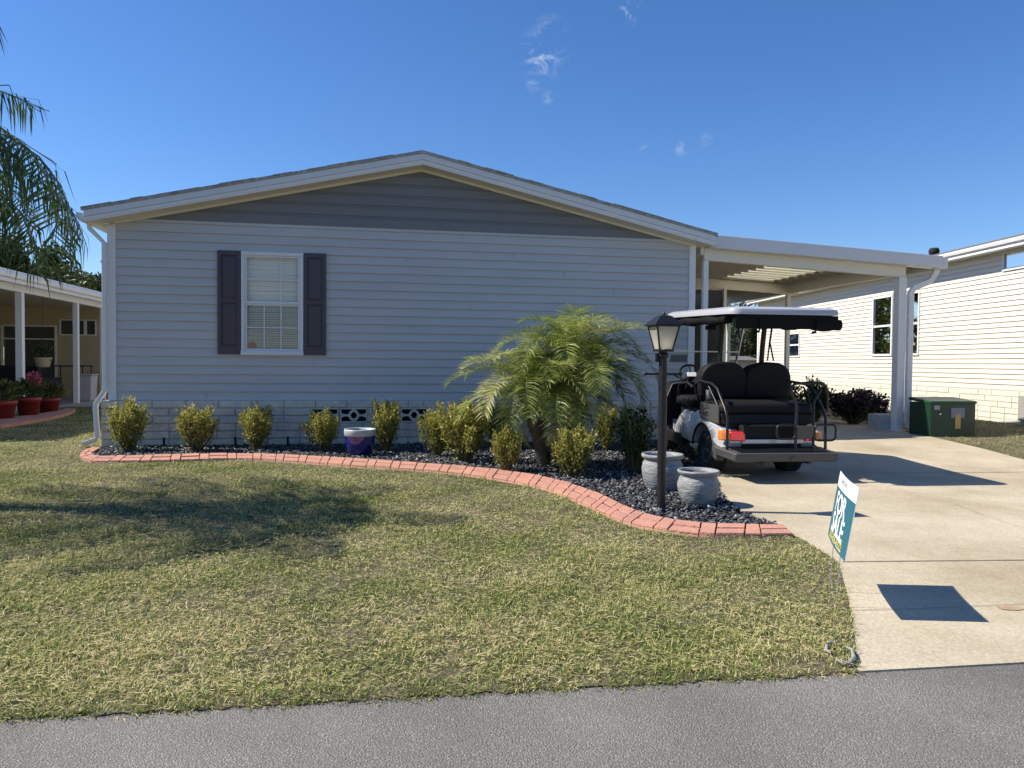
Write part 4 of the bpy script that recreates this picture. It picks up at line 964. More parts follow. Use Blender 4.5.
# ------------------------------------------------------------------ pots in the bed
def pot(name, label, loc, prof, m, n=40, ribs=0):
    t = thing(name, label, 'flower pot', loc)
    f = MB(); f.lathe(prof, n)
    o = f.build('body', m, t); return t, o
s_ = 7.18 / FPX
def jar(loc, r, h, label, seed, rot):
    t = thing('flower_pot', label, 'flower pot', loc, rot, 'grey glazed pots')
    pr = [(0, .002), (.60, .0), (.66, .02), (.84, .18), (.97, .42), (1.0, .60), (.93, .76), (.86, .82), (.87, .86)]
    f = MB(); f.lathe([(a * r, b * h) for a, b in pr], 48); g = np.random.default_rng(seed)
    v2 = []
    for x, y, z in f.v:      # hand-pulled wavy ridges
        a = math.atan2(y, x); k = 1 + .018 * math.sin(z / h * 34 + 1.6 * math.sin(a * 2 + seed) + seed) * (z > .15 * h and z < .78 * h); v2.append((x * k, y * k, z))
    f.v = v2; f.build('body', M['greypot'], t)
    f = MB(); f.lathe([(.86 * r, .84 * h), (.97 * r, .90 * h), (1.02 * r, .95 * h), (1.01 * r, .985 * h), (.96 * r, 1.0 * h), (.88 * r, .985 * h), (.82 * r, .93 * h), (.80 * r, .84 * h)], 48); f.build('rim', M['greypot'], t)
    f = MB(); f.lathe([(.82 * r, .80 * h), (0, .81 * h)], 24); f.build('soil', M['soilpot'], t)
jar(G(662, 491), .203, .37, 'larger grey ridged flower pot just behind the black lamp post', 1, 0)
jar(G(698, 505), .182, .315, 'smaller grey ridged flower pot nearest the driveway', 4, 1.0)
bx, by, bz = G(360, 456); r = .195; h = .37
t = thing('flower_pot', 'glossy cobalt blue flower pot with a white rim in the slate bed', 'flower pot', (bx, by, 0))
f = MB(); f.lathe([(0, .004), (.12, 0), (.145, .02), (.178, .12), (.196, .25), (.198, .275)], 48); v2 = []
for x, y, z in f.v: a = math.atan2(y, x); k = 1 + .014 * math.cos(a * 18); v2.append((x * k, y * k, z))
f.v = v2; f.build('body', M['bluepot'], t)
f = MB(); f.lathe([(.197, .27), (.204, .282), (.208, .345), (.202, .36), (.188, .355), (.18, .31)], 48); f.build('rim', M['potwhite'], t)
f = MB(); f.lathe([(.19, .30), (0, .31)], 24); f.build('soil', M['soilpot'], t)
# stones at the foot of the lamp and small bed debris
def stone(px, py, r, m, label, sq_=.6):
    x, y, z = G(px, py); f = MB(); pr = [(math.sin(t) * r, -math.cos(t) * r * sq_ + r * sq_ * .8) for t in np.linspace(0, math.pi, 8)]; f.lathe(pr, 12); g = np.random.default_rng(int(px))
    f.v = [(a * g.uniform(.82, 1.12) * 1.2, b * g.uniform(.82, 1.12), c) for a, b, c in f.v]; o = f.build('stone', m, loc=(x, y, z)); return tag(o, label, 'stone')
M['palestone'] = mat('pale_stone', (.34, .33, .31), .85, var=.4, vscale=30)
stone(654, 512, .035, M['palestone'], 'pale stone lying against the foot of the black lamp post')
# curled grey edging remnant at the driveway corner
f = MB(); P = [G(*q) for q in ((831, 658), (826, 656), (827, 650), (833, 648))]; f.tube([(a, b, .022 + i * .003) for i, (a, b, c) in enumerate(P)], [.004, .008, .008, .004], 8)
P = [G(*q) for q in ((836, 664), (842, 668), (849, 668), (854, 663), (852, 655), (847, 652))]; f.tube([(a, b, .022) for a, b, c in P], [.004, .008, .009, .010, .007, .004], 8)
tag(f.build('edging_scrap', M['palestone']), 'curled piece of grey broken edging at the lawn corner beside the driveway', 'debris')

# ------------------------------------------------------------------ yard sign
SF = Vector((1.815, 4.26, 0)); SN = Vector((1.642, 3.66, 0)); lean = Vector((.062, .0, 0)); zb_, zt_ = .288, .650
sgn = thing('yard_sign', 'teal and white FOR SALE yard sign on wire legs at the driveway edge', 'sign', tuple((SF + SN) / 2))
o_ = (SF + SN) / 2; ex = (SN - SF).normalized(); wd = (SN - SF).length; ez = (lean + Vector((0, 0, zt_ - zb_))); hh = ez.length; ez = ez / hh; en = ex.cross(ez).normalized()
if en.x > 0: en = -en      # face towards the left
o_ = Vector((0, 0, zb_)) - Vector((.0, 0, 0))
MR = Matrix((ex, ez, ex.cross(ez))).transposed().to_4x4(); nsg = 1 if ex.cross(ez).dot(en) > 0 else -1
def SP(x, y, d=0): v = o_ + ex * x + ez * y + en * d; return tuple(v)
def splate(x0, x1, y0, y1, d0, d1, name, m, parent, curve=.012):
    f = MB(); n = 10
    for i in range(n):
        a = x0 + (x1 - x0) * i / n; b = x0 + (x1 - x0) * (i + 1) / n; c = lambda x: curve * (1 - (x / (wd / 2)) ** 2)
        f.hexa([SP(a, y0, d0 + c(a)), SP(b, y0, d0 + c(b)), SP(b, y1, d0 + c(b)), SP(a, y1, d0 + c(a))], [SP(a, y0, d1 + c(a)), SP(b, y0, d1 + c(b)), SP(b, y1, d1 + c(b)), SP(a, y1, d1 + c(a))])
    return f.build(name, m, parent)
hd = hh * .785
bd = splate(-wd / 2, wd / 2, 0, hh, -.004, 0, 'board', M['signwhite'], sgn)
splate(-wd / 2, wd / 2, 0, hd, .0005, .0015, 'teal_panel', M['teal'], bd)
def text(body, size, x, y, m, parent, name='lettering', sx=1.0, bold=.0):
    cu = bpy.data.curves.new('t', 'FONT'); cu.body = body; cu.size = size; cu.align_x = 'CENTER'; cu.extrude = .0004; cu.offset = bold; cu.resolution_u = 3
    to = bpy.data.objects.new('t', cu); COL.objects.link(to); dg = bpy.context.evaluated_depsgraph_get(); dg.update()
    me = bpy.data.meshes.new_from_object(to.evaluated_get(dg)); bpy.data.objects.remove(to)
    for v in me.vertices:
        a = v.co.x * sx + x; b = v.co.y + y; c = .012 * (1 - (a / (wd / 2)) ** 2); v.co = Vector(SP(a, b, .0024 + c + v.co.z * 1.0))
    me.materials.clear(); me.materials.append(m); o = bpy.data.objects.new(name, me); COL.objects.link(o); o.parent = parent; return o
text('FOR', .150, -.02, hd * .585, M['signwhite'], bd, sx=1.2, bold=.003)
text('SALE', .150, -.0, hd * .20, M['signwhite'], bd, sx=1.2, bold=.003)
text('352-555-6222', .062, 0.0, hd * .055, M['signyellow'], bd, sx=1.18, bold=.0012)
text('HOME SALES', .036, -.03, hd + .036, M['signgrey'], bd, sx=1.15)
for x in (-.13, .13):
    f = MB(); a = Vector(SP(x, hh * .4, -.006)); b = Vector(SP(x, 0, -.006)); f.tube([a, b, (b.x - .02, b.y, -.05)], .0022, 6); f.build('wire_leg', M['wire'], sgn)
sgn.rotation_euler = (0, 0, 0)

# ------------------------------------------------------------------ green cabinet and block planter
gx0, gy0, gz0 = G(930, 437)
ub = thing('utility_cabinet', 'low dark green metal utility cabinet with faded label beside the driveway', 'utility box', (gx0, gy0, gz0), R(9))
bw, bdp, bh = .80, .50, .60
f = MB(); f.hexa([(0, 0, 0), (bw, 0, 0), (bw, bdp, 0), (0, bdp, 0)], [(.0, .0, bh - .06), (bw, .0, bh - .06), (bw, bdp, bh - .06), (0, bdp, bh - .06)]); f.build('body', M['green'], ub, bevel=.012)
f = MB(); f.hexa([(-.012, -.015, bh - .075), (bw + .012, -.015, bh - .075), (bw + .012, bdp + .01, bh - .04), (-.012, bdp + .01, bh - .04)], [(-.012, -.015, bh - .03), (bw + .012, -.015, bh - .03), (bw + .012, bdp + .01, bh + .015), (-.012, bdp + .01, bh + .015)]); f.build('lid', M['greenlid'], ub, bevel=.012)
f = MB(); f.box(.36, .60, -.006, -.001, .30, .46); lb_ = f.build('label_plate', M['label'], ub); f = MB(); f.box(.43, .53, -.009, -.006, .13, .36); f.build('arrow', M['labely'], lb_)
f = MB(); f.box(.06, .16, -.005, -.001, .43, .50); f.build('sticker', mat('grey_sticker', (.30, .34, .31), .6), ub)
f = MB(); f.lathe([(0, .0), (.02, .0), (.02, .006), (0, .008)], 12); o = f.build('latch', M['chrome'], ub, loc=(.17, -.001, .36), rot=(R(90), 0, 0))
f = MB(); f.box(-.04, bw + .04, -.05, bdp + .04, -.05, -.001); f.build('pad', M['deck'], ub)
x, y, z = G(881, 430.5); pb = thing('block_planter', 'low whitewashed block planter beside the carport corner post', 'planter', (x, y, z), R(8))
f = MB()
f.box(0, .40, 0, .10, 0, .14); f.box(0, .40, .0, .10, .145, .27); f.box(.0, .09, .105, .38, 0, .27); f.box(.31, .40, .105, .38, 0, .27); f.box(.095, .305, .29, .38, 0, .27); f.build('wall', mat('whitewashed_block', (.50, .49, .47), .9, var=.2, bump=.4), pb, bevel=.004)
f = MB(); f.box(.092, .308, .102, .288, .1, .24); f.build('soil', M['soilpot'], pb)

# ------------------------------------------------------------------ golf cart
def build_cart():
    PHI = R(7.0); wl = at(711.5, 471.5)                       # contact point of the left rear wheel
    ca, sa = math.cos(PHI), math.sin(PHI)
    cx_, cy_ = wl[0] + .46 * ca, wl[1] + .46 * sa
    t = thing('golf_cart', 'silver golf cart with black seats and white roof parked at the carport entrance', 'golf cart', (cx_, cy_, float(gz(cx_, cy_))), 0)
    t.rotation_euler = (R(2.0), 0, PHI)
    # local: +y forward, x to the right, z up, origin on the ground below the rear axle
    def wheel(x, y, nm='wheel'):
        f = MB(); r, h = .232, .105; pr = [(.125, -h * .78), (.15, -h * .95), (.19, -h), (.222, -h * .8), (r, -h * .45), (r, h * .45), (.222, h * .8), (.19, h), (.15, h * .95), (.125, h * .78)]
        f.lathe(pr, 36); 
        for q in range(36):     # tread blocks
            a = q * math.pi / 18; c, s = math.cos(a), math.sin(a)
            for k in (-1, 1):
                f.hexa([((r - .004) * c - .012 * s, (r - .004) * s + .012 * c, k * .02), ((r - .004) * c + .012 * s, (r - .004) * s - .012 * c, k * .02), ((r - .004) * c + .012 * s, (r - .004) * s - .012 * c, k * .085), ((r - .004) * c - .012 * s, (r - .004) * s + .012 * c, k * .085)],
                       [((r + .006) * c - .010 * s, (r + .006) * s + .010 * c, k * .02), ((r + .006) * c + .010 * s, (r + .006) * s - .010 * c, k * .02), ((r + .006) * c + .010 * s, (r + .006) * s - .010 * c, k * .085), ((r + .006) * c - .010 * s, (r + .006) * s + .010 * c, k * .085)])
        w_ = f.build(nm, M['tyre'], t, loc=(x, y, r + .004), rot=(0, R(-90 if x < 0 else 90), 0))
        f = MB(); f.lathe([(.128, .03), (.132, .078), (.120, .084), (.108, .05), (.05, .045), (.045, .075), (.0, .078)], 28)
        for q in range(5):
            a = q * 2 * math.pi / 5; f.hexa([(.04 * math.cos(a + .35), .04 * math.sin(a + .35), .05), (.04 * math.cos(a - .35), .04 * math.sin(a - .35), .05), (.115 * math.cos(a - .16), .115 * math.sin(a - .16), .05), (.115 * math.cos(a + .16), .115 * math.sin(a + .16), .05)],
                                            [(.035 * math.cos(a + .3), .035 * math.sin(a + .3), .074), (.035 * math.cos(a - .3), .035 * math.sin(a - .3), .074), (.115 * math.cos(a - .13), .115 * math.sin(a - .13), .070), (.115 * math.cos(a + .13), .115 * math.sin(a + .13), .070)])
        rm = f.build('rim', M['hub'], w_)
    for x in (-.46, .46):
        wheel(x, 0); wheel(x * .90, 1.68)
    MB().tube([(-.4, 0, .235), (.4, 0, .235)], .035, 12).build('rear_axle', M['blackmetal'], t)
    MB().tube([(-.4, 1.68, .235), (.4, 1.68, .235)], .025, 12).build('front_axle', M['blackmetal'], t)
    # rear fenders: silver shell with a wheel arch
    ar = [(.0 + .315 * math.cos(a), .235 + .315 * math.sin(a)) for a in np.linspace(R(12), R(163), 14)]
    prof = [(.72, .30), (.72, .52), (.66, .655), (.50, .685), (.30, .665), (.08, .625), (-.16, .60), (-.38, .565), (-.52, .50), (-.56, .43), (-.545, .36), (-.40, .335)] + ar[::-1] + [(.36, .29)]
    for s in (-1, 1):
        def P(i, inner):
            y, z = prof[i]; k = max(0, (z - .56)) * .9; x = (.585 - k - max(0, -y - .35) * .45) if not inner else .34
            return (s * x, y, z)
        n = len(prof); f = MB(); f.add([P(i, 0) for i in range(n)] + [P(i, 1) for i in range(n)], [list(range(n)), list(range(n, 2 * n))[::-1]] + [(i, n + i, n + (i + 1) % n, (i + 1) % n) for i in range(n)])
        fd = f.build('rear_fender', M['silver'], t, bevel=.028, bseg=4)
        for p in fd.data.polygons: p.use_smooth = True
        f = MB(); f.tube([(s * .575, .33 * math.cos(a), .235 + .33 * math.sin(a)) for a in np.linspace(R(8), R(165), 16)], .014, 8); f.build('wheel_arch_trim', M['black'], t)
        # tail lamp: red outer, amber part towards the side
        def lamp(x0, x1, nm, m):
            f = MB(); yb = lambda x: -.50 - (.585 - abs(x)) * .55
            f.hexa([(s * x0, yb(x0) + .05, .435), (s * x1, yb(x1) + .05, .435), (s * x1, yb(x1) + .05, .545), (s * x0, yb(x0) + .05, .545)],
                   [(s * x0, yb(x0) - .045, .44), (s * x1, yb(x1) - .045, .44), (s * x1, yb(x1) - .035, .535), (s * x0, yb(x0) - .03, .535)]); return f.build(nm, m, t, bevel=.012, bseg=3)
        l_ = lamp(.585, .50, 'tail_lamp', M['amber']); lamp(.498, .36, 'tail_lamp', M['red'])
    f = MB(); f.box(-.345, .345, -.54, .7, .30, .60); f.build('chassis_tub', M['black'], t, bevel=.02)
    f = MB(); f.box(-.36, .36, -.575, -.545, .40, .455); f.build('rear_panel', M['silver'], t, bevel=.01)
    f = MB(); f.box(-.345, .345, -.58, -.542, .46, .60); f.build('underseat_panel', M['black'], t, bevel=.01)
    # folding foot deck with grey side returns
    f = MB(); f.hexa([(-.57, -.90, .255), (.57, -.90, .255), (.60, -.42, .26), (-.60, -.42, .26)], [(-.575, -.92, .352), (.575, -.92, .352), (.62, -.46, .357), (-.62, -.46, .357)])
    dk = f.build('foot_deck', M['deck'], t, bevel=.02, bseg=3)
    f = MB()
    for i in range(8): f.box(-.5, .5, -.88 + i * .045, -.86 + i * .045, .354, .362)
    f.build('tread_rib', M['black'], dk)
    for s in (-1, 1):
        f = MB(); f.hexa([(s * .50, -.46, .20), (s * .60, -.46, .20), (s * .60, -.30, .24), (s * .50, -.30, .24)][::s], [(s * .50, -.46, .34), (s * .61, -.46, .34), (s * .60, -.33, .38), (s * .50, -.33, .38)][::s]); f.build('deck_bracket', M['deck'], t, bevel=.012)
        f = MB(); f.tube([(s * .25, -.9, .25), (s * .25, -.45, .22), (s * .25, .1, .26)], .018, 8); f.build('deck_rail', M['blackmetal'], t)
    f = MB(); f.lathe([(0, 0), (.03, 0), (.03, .01), (0, .01)], 14); f.build('reflector', M['deck'], t, loc=(.05, -.905, .30), rot=(R(90), 0, 0))
    # floor, sills and front body
    f = MB(); f.hexa([(-.50, .66, .24), (.50, .66, .24), (.50, 2.05, .26), (-.50, 2.05, .26)], [(-.50, .66, .29), (.50, .66, .29), (.50, 2.05, .31), (-.50, 2.05, .31)]); f.build('floor', M['black'], t)
    for s in (-1, 1):
        f = MB(); f.prism([(.70, .20), (1.42, .20), (1.40, .33), (.70, .36)], s * .50, s * .585); f.build('sill', M['black'], t, bevel=.015)
    fp = [(2.16, .26), (2.20, .42), (2.16, .60), (2.0, .78), (1.78, .93), (1.66, .93), (1.60, .80), (1.56, .40), (1.40, .30)] 
    ar2 = [(1.68 + .29 * math.cos(a), .235 + .29 * math.sin(a)) for a in np.linspace(R(172), R(10), 12)]
    fp2 = fp + ar2
    n = len(fp2)
    f = MB(); X = lambda z: .43 - max(0, z - .5) * .12
    f.add([(-X(z), y, z) for y, z in fp2] + [(X(z), y, z) for y, z in fp2], [list(range(n)), list(range(n, 2 * n))[::-1]] + [(i, n + i, n + (i + 1) % n, (i + 1) % n) for i in range(n)])
    f.build('front_cowl', M['silver'], t, bevel=.03, bseg=3)
    # dash with curved top, seen black from behind
    f = MB(); A = [];
    k = 14
    for i in range(k + 1):
        u = -1 + 2 * i / k; A.append((u * .54, .955 - .055 * abs(u) ** 3 - (.16 * max(0, abs(u) - .86) / .14)))
    bot = [(x, 1.45, .34) for x, z in A]; 
    vs = [(x, 1.50, .36) for x, z in A] + [(x, 1.42, z) for x, z in A] + [(x, 1.66, z + .02) for x, z in A] + [(x, 1.66, .36) for x, z in A]; n = k + 1; fs = []
    for i in range(k):
        for r_ in range(4): fs.append((r_ * n + i, r_ * n + i + 1, ((r_ + 1) % 4) * n + i + 1, ((r_ + 1) % 4) * n + i))
    fs += [(0, n, 2 * n, 3 * n), (k, n + k, 2 * n + k, 3 * n + k)]
    f.add(vs, fs); da = f.build('dashboard', M['black'], t)
    f = MB(); f.tube([(x, 1.425, z + .006) for x, z in A], .012, 8); f.build('dash_edge', M['deck'], da)
    f = MB(); f.box(.12, .36, 1.405, 1.425, .72, .86); f.box(-.05, .02, 1.40, 1.42, .78, .86); f.build('glove_box', M['deck'], da, bevel=.006)
    # steering
    f = MB(); f.tube([(-.27, 1.48, .80), (-.27, 1.26, 1.03)], .028, 12); f.build('steering_column', M['black'], t)
    sw = MB(); pts = [(.168 * math.cos(a), .168 * math.sin(a), 0) for a in np.linspace(0, 2 * math.pi, 33)]; sw.tube(pts, .0155, 10, cap=False)
    for a in (R(90), R(210), R(330)): sw.tube([(.02 * math.cos(a), .02 * math.sin(a), -.03), (.16 * math.cos(a), .16 * math.sin(a), 0)], .014, 8)
    sw.lathe([(0, -.01), (.05, -.015), (.055, -.03), (.03, -.05)], 20); w_ = sw.build('steering_wheel', M['black'], t, loc=(-.27, 1.24, 1.055), rot=(R(52), 0, 0))
    f = MB(); f.box(-.06, .07, -.02, .05, .0, .006); f.build('score_clip', M['paper'], w_, bevel=.01)
    f = MB(); f.tube([(-.33, 1.33, .98), (-.50, 1.28, 1.06)], .010, 8); f.build('turn_lever', M['black'], t)
    f = MB(); f.tube([(-.2, 1.5, .33), (-.2, 1.36, .40)], .012, 6); f.box(-.25, -.15, 1.34, 1.36, .36, .46); f.build('brake_pedal', M['black'], t)
    # seats: front bench, two-lobed backs, rear-facing bench
    def cushion(x0, x1, y0, y1, z0, z1, nm, b=.045): o = MB().box(x0, x1, y0, y1, z0, z1).build(nm, M['vinyl'], t, bevel=b, bseg=4); [setattr(p, 'use_smooth', True) for p in o.data.polygons]; return o
    cushion(-.56, .56, .50, 1.02, .70, .82, 'front_seat')
    f = MB(); f.box(-.50, .50, .45, .98, .58, .70); f.build('seat_box', M['black'], t, bevel=.02)
    def lobe(cx, nm, y0, y1, z0, z1, hw):
        f = MB(); out = []
        for a in np.linspace(0, math.pi, 13): out.append((cx + hw * math.copysign(abs(math.cos(a)) ** .72, math.cos(a)), z1 - .24 + .24 * math.sin(a) ** .9))
        pl = [(cx + hw * .96, z0)] + out + [(cx - hw * .96, z0)]
        n = len(pl); tilt = lambda z: (z - z0) * -.10
        f.add([(x, y0 + tilt(z), z) for x, z in pl] + [(x, y1 + tilt(z), z) for x, z in pl], [list(range(n)), list(range(n, 2 * n))[::-1]] + [(i, n + i, n + (i + 1) % n, (i + 1) % n) for i in range(n)])
        o = f.build(nm, M['vinyl'], t, bevel=.035, bseg=4); return o
    for s in (-1, 1):
        lobe(s * .268, 'seat_back', .33, .45, .86, 1.25, .275); lobe(s * .278, 'rear_seat_back', .17, .30, .84, 1.275, .288)
    f = MB()
    for s in (-1, 1):
        f.tube([(s * .40, .31, .62), (s * .40, .30, 1.12)], .014, 8)
        f.tube([(s * .26, .315, 1.16), (s * .24, .20, 1.45), (s * .265, .12, 1.80)], .026, 10)
    # roof struts at the rear, one object each
    for s in (-1, 1): MB().tube([(s * .265, .31, .9), (s * .262, .33, 1.3), (s * .262, .31, 1.50), (s * .265, .26, 1.815)], .030, 10).build('roof_strut', M['blackmetal'], t)
    MB().box(-.50, .50, .301, .329, .62, 1.1).build('back_frame', M['black'], t)
    for s in (-1, 1): MB().tube([(s * .52, 1.70, .92), (s * .515, 1.62, 1.3), (s * .50, 1.34, 1.815)], .017, 8).build('roof_strut', M['blackmetal'], t)
    cushion(-.54, .54, -.42, .14, .705, .835, 'rear_seat', .05)
    f = MB(); f.hexa([(-.50, -.44, .60), (.50, -.44, .60), (.50, .16, .60), (-.50, .16, .60)], [(-.54, -.42, .715), (.54, -.42, .715), (.54, .16, .715), (-.54, .16, .715)]); f.build('rear_seat_base', M['black'], t, bevel=.015)
    f = MB(); f.hexa([(-.44, -.36, .44), (.44, -.36, .44), (.44, -.2, .44), (-.44, -.2, .44)], [(-.46, -.44, .602), (.46, -.44, .602), (.46, -.2, .602), (-.46, -.2, .602)]); f.build('valance', M['black'], t)
    # hip restraints and uprights to the deck
    for s in (-1, 1):
        f = MB(); f.tube([(s * .50, .36, .80), (s * .555, .34, 1.0), (s * .56, .16, 1.045), (s * .56, -.18, 1.035), (s * .56, -.34, .99), (s * .56, -.56, .80), (s * .56, -.64, .70), (s * .56, -.66, .34)], .016, 10); f.build('grab_rail', M['blackmetal'], t)
        f = MB(); f.tube([(s * .54, .46, .95), (s * .56, .60, 1.0), (s * .56, .88, .97), (s * .55, .95, .86), (s * .53, .95, .72)], .016, 10); f.build('hip_restraint', M['blackmetal'], t)
        f = MB(); f.box(s * .545 - .012, s * .545 + .012, -.38, .16, .60, .80); f.build('side_panel', M['deck'] if s < 0 else M['black'], t, bevel=.01)
        f = MB(); f.tube([(s * .57, -.12, 1.0), (s * .55, -.34, .80)], .010, 8); f.build('brace', M['blackmetal'], t)
    # safety grab bar on the deck, right of the middle, with plate and two loops
    gb = MB(); 
    gb.tube([(.12, -.84, .36), (.14, -.79, .60), (.17, -.74, .83), (.14, -.72, .92), (.10, -.72, 1.02), (.15, -.72, 1.075), (.46, -.70, 1.085), (.52, -.68, 1.05), (.55, -.67, .96), (.565, -.66, .80)], .016, 10)
    g_ = gb.build('grab_bar', M['blackmetal'], t)
    MB().tube([(.32, -.84, .36), (.34, -.79, .60), (.36, -.74, .88), (.46, -.70, 1.02)], .014, 10).build('grab_bar', M['blackmetal'], t)
    MB().box(.145, .335, -.815, -.80, .485, .63).build('plate', mat('taupe_plate', (.075, .065, .055), .5), g_, bevel=.004)
    def loop(x0, x1, z0, z1, y): 
        r = .045; p = []
        for cx, cz, a0 in ((x1 - r, z1 - r, 0), (x0 + r, z1 - r, 90), (x0 + r, z0 + r, 180), (x1 - r, z0 + r, 270)):
            for a in (0, 30, 60, 90): p.append((cx + r * math.cos(R(a0 + a)), y, cz + r * math.sin(R(a0 + a))))
        p.append(p[0]); MB().tube(p, .012, 8, cap=False).build('handle_loop', M['blackmetal'], g_)
    loop(-.08, .13, .49, .64, -.81); loop(.35, .59, .47, .64, -.80)
    # canopy
    f = MB(); pl = []
    x1, y0, y1, r = .62, -.80, 1.36, .12
    for cx, cy, a0 in ((x1 - r, y1 - r, 0), (-x1 + r, y1 - r, 90), (-x1 + r, y0 + r, 180), (x1 - r, y0 + r, 270)):
        for a in (0, 22.5, 45, 67.5, 90): pl.append((cx + r * math.cos(R(a0 + a)), cy + r * math.sin(R(a0 + a))))
    n = len(pl)
    rings = [(1.0, 1.805), (1.0, 1.835), (.985, 1.862), (.90, 1.885), (.5, 1.90)]; vs = []; zc = (y0 + y1) / 2
    for k_, z in rings: vs += [(x * k_, zc + (y - zc) * (1 - (1 - k_) * .6), z + .012 * math.sin((y - y0) / (y1 - y0) * math.pi)) for x, y in pl]
    fs = [(i * n + q, i * n + (q + 1) % n, (i + 1) * n + (q + 1) % n, (i + 1) * n + q) for i in range(len(rings) - 1) for q in range(n)] + [list(range((len(rings) - 1) * n, len(rings) * n)), list(range(n))[::-1]]
    f.add(vs, fs, 0, True); cn = f.build('canopy', M['canopy'], t)
    q = cn.modifiers.new('e', 'EDGE_SPLIT'); q.split_angle = R(40)
    f = MB(); f.box(-.56, .56, -.70, 1.36, 1.765, 1.803); f.build('canopy_frame', M['black'], t)
    # rolled-up curtains under the roof edge
    def roll(p0, p1, r, sag, seed, nm='rolled_curtain', flat=1.0):
        g = np.random.default_rng(seed); k = 30; p0, p1 = Vector(p0), Vector(p1); pts = []; rs = []
        for i in range(k + 1):
            u = i / k; p = p0.lerp(p1, u); p.z -= sag * math.sin(u * math.pi * 3) ** 2 + g.uniform(0, .006); pts.append(p); rs.append(r * (1 + .14 * math.sin(u * 19 + seed) + g.uniform(-.05, .05)))
        f = MB(); f.tube(pts, rs, 14); f.build(nm, M['curtain'], t)
    roll((-.575, -.62, 1.755), (-.57, 1.30, 1.755), .050, .012, 3)
    roll((-.45, -.70, 1.735), (.64, -.71, 1.71), .066, .002, 5)
    MB().box(-.56, .585, -.775, -.765, 1.655, 1.80).build('curtain_flap', M['curtain'], t, bevel=.006)
    roll((.575, -.60, 1.755), (.57, 1.30, 1.755), .050, .012, 8)
    for x in (-.3, .33): 
        MB().tube([(x, -.64, 1.80), (x, -.80, 1.74), (x, -.78, 1.63), (x, -.70, 1.62)], .012, 4, sq=(.03, .004)).build('curtain_strap', M['black'], t)
    # seat belts hanging by the right-hand front strut
    for x, dy in ((.47, 0), (.50, .05)):
        MB().tube([(x, .5 + dy, 1.78), (x - .03, .50 + dy, 1.5), (x - .06 + dy, .48, 1.28)], .012, 4, sq=(.035, .004)).build('seat_belt', M['black'], t)
    MB().box(-.05, .10, 1.36, 1.38, 1.66, 1.72).build('mirror', M['black'], t, bevel=.01)
    # fold-down windscreen
    wy = lambda z: 1.70 - (z - .95) * .42
    f = MB(); f.add([(-.50, wy(.95), .95), (.50, wy(.95), .95), (.50, wy(1.36), 1.36), (-.50, wy(1.36), 1.36)], [(0, 1, 2, 3)]); f.add([(-.50, wy(1.37), 1.37), (.50, wy(1.37), 1.37), (.49, wy(1.78), 1.78), (-.49, wy(1.78), 1.78)], [(0, 1, 2, 3)]); ws = f.build('windscreen', M['clear'], t)
    f = MB(); f.tube([(-.51, wy(1.365), 1.365), (.51, wy(1.365), 1.365)], .008, 8); f.build('hinge_strip', M['paper'], ws)
    f = MB(); f.tube([(-.505, wy(.95), .95), (-.505, wy(1.78), 1.78)], .006, 6); f.build('edge_strip', M['fascia'], ws); f = MB(); f.tube([(.505, wy(.95), .95), (.505, wy(1.78), 1.78)], .006, 6); f.build('edge_strip', M['fascia'], ws)
    f = MB(); z0, z1 = 1.22, 1.32; A = [(-.46, wy(z0) - .004, z0), (-.22, wy(z0) - .004, z0), (-.22, wy(z1) - .004, z1), (-.46, wy(z1) - .004, z1)]; f.add(A, [(0, 1, 2, 3)])
    f.build('sticker', mat('grey_decal', (.22, .23, .26), .5), ws)
    # silver front body side panels ahead of the seat, beside the floor
    for s in (-1, 1):
        f = MB(); f.prism([(.62, .30), (1.02, .30), (.96, .44), (.80, .58), (.66, .66), (.60, .66)], s * .50, s * .578); f.build('side_body', M['silver'], t, bevel=.02, bseg=3)
    # rear-bench cup holders and small things on the left side
    f = MB(); f.lathe([(.04, 0), (.045, .11), (.04, .11), (.036, .01), (0, .01)], 14); f.build('cup_holder', M['deck'], t, loc=(-.50, .03, .84))
    return t
build_cart()

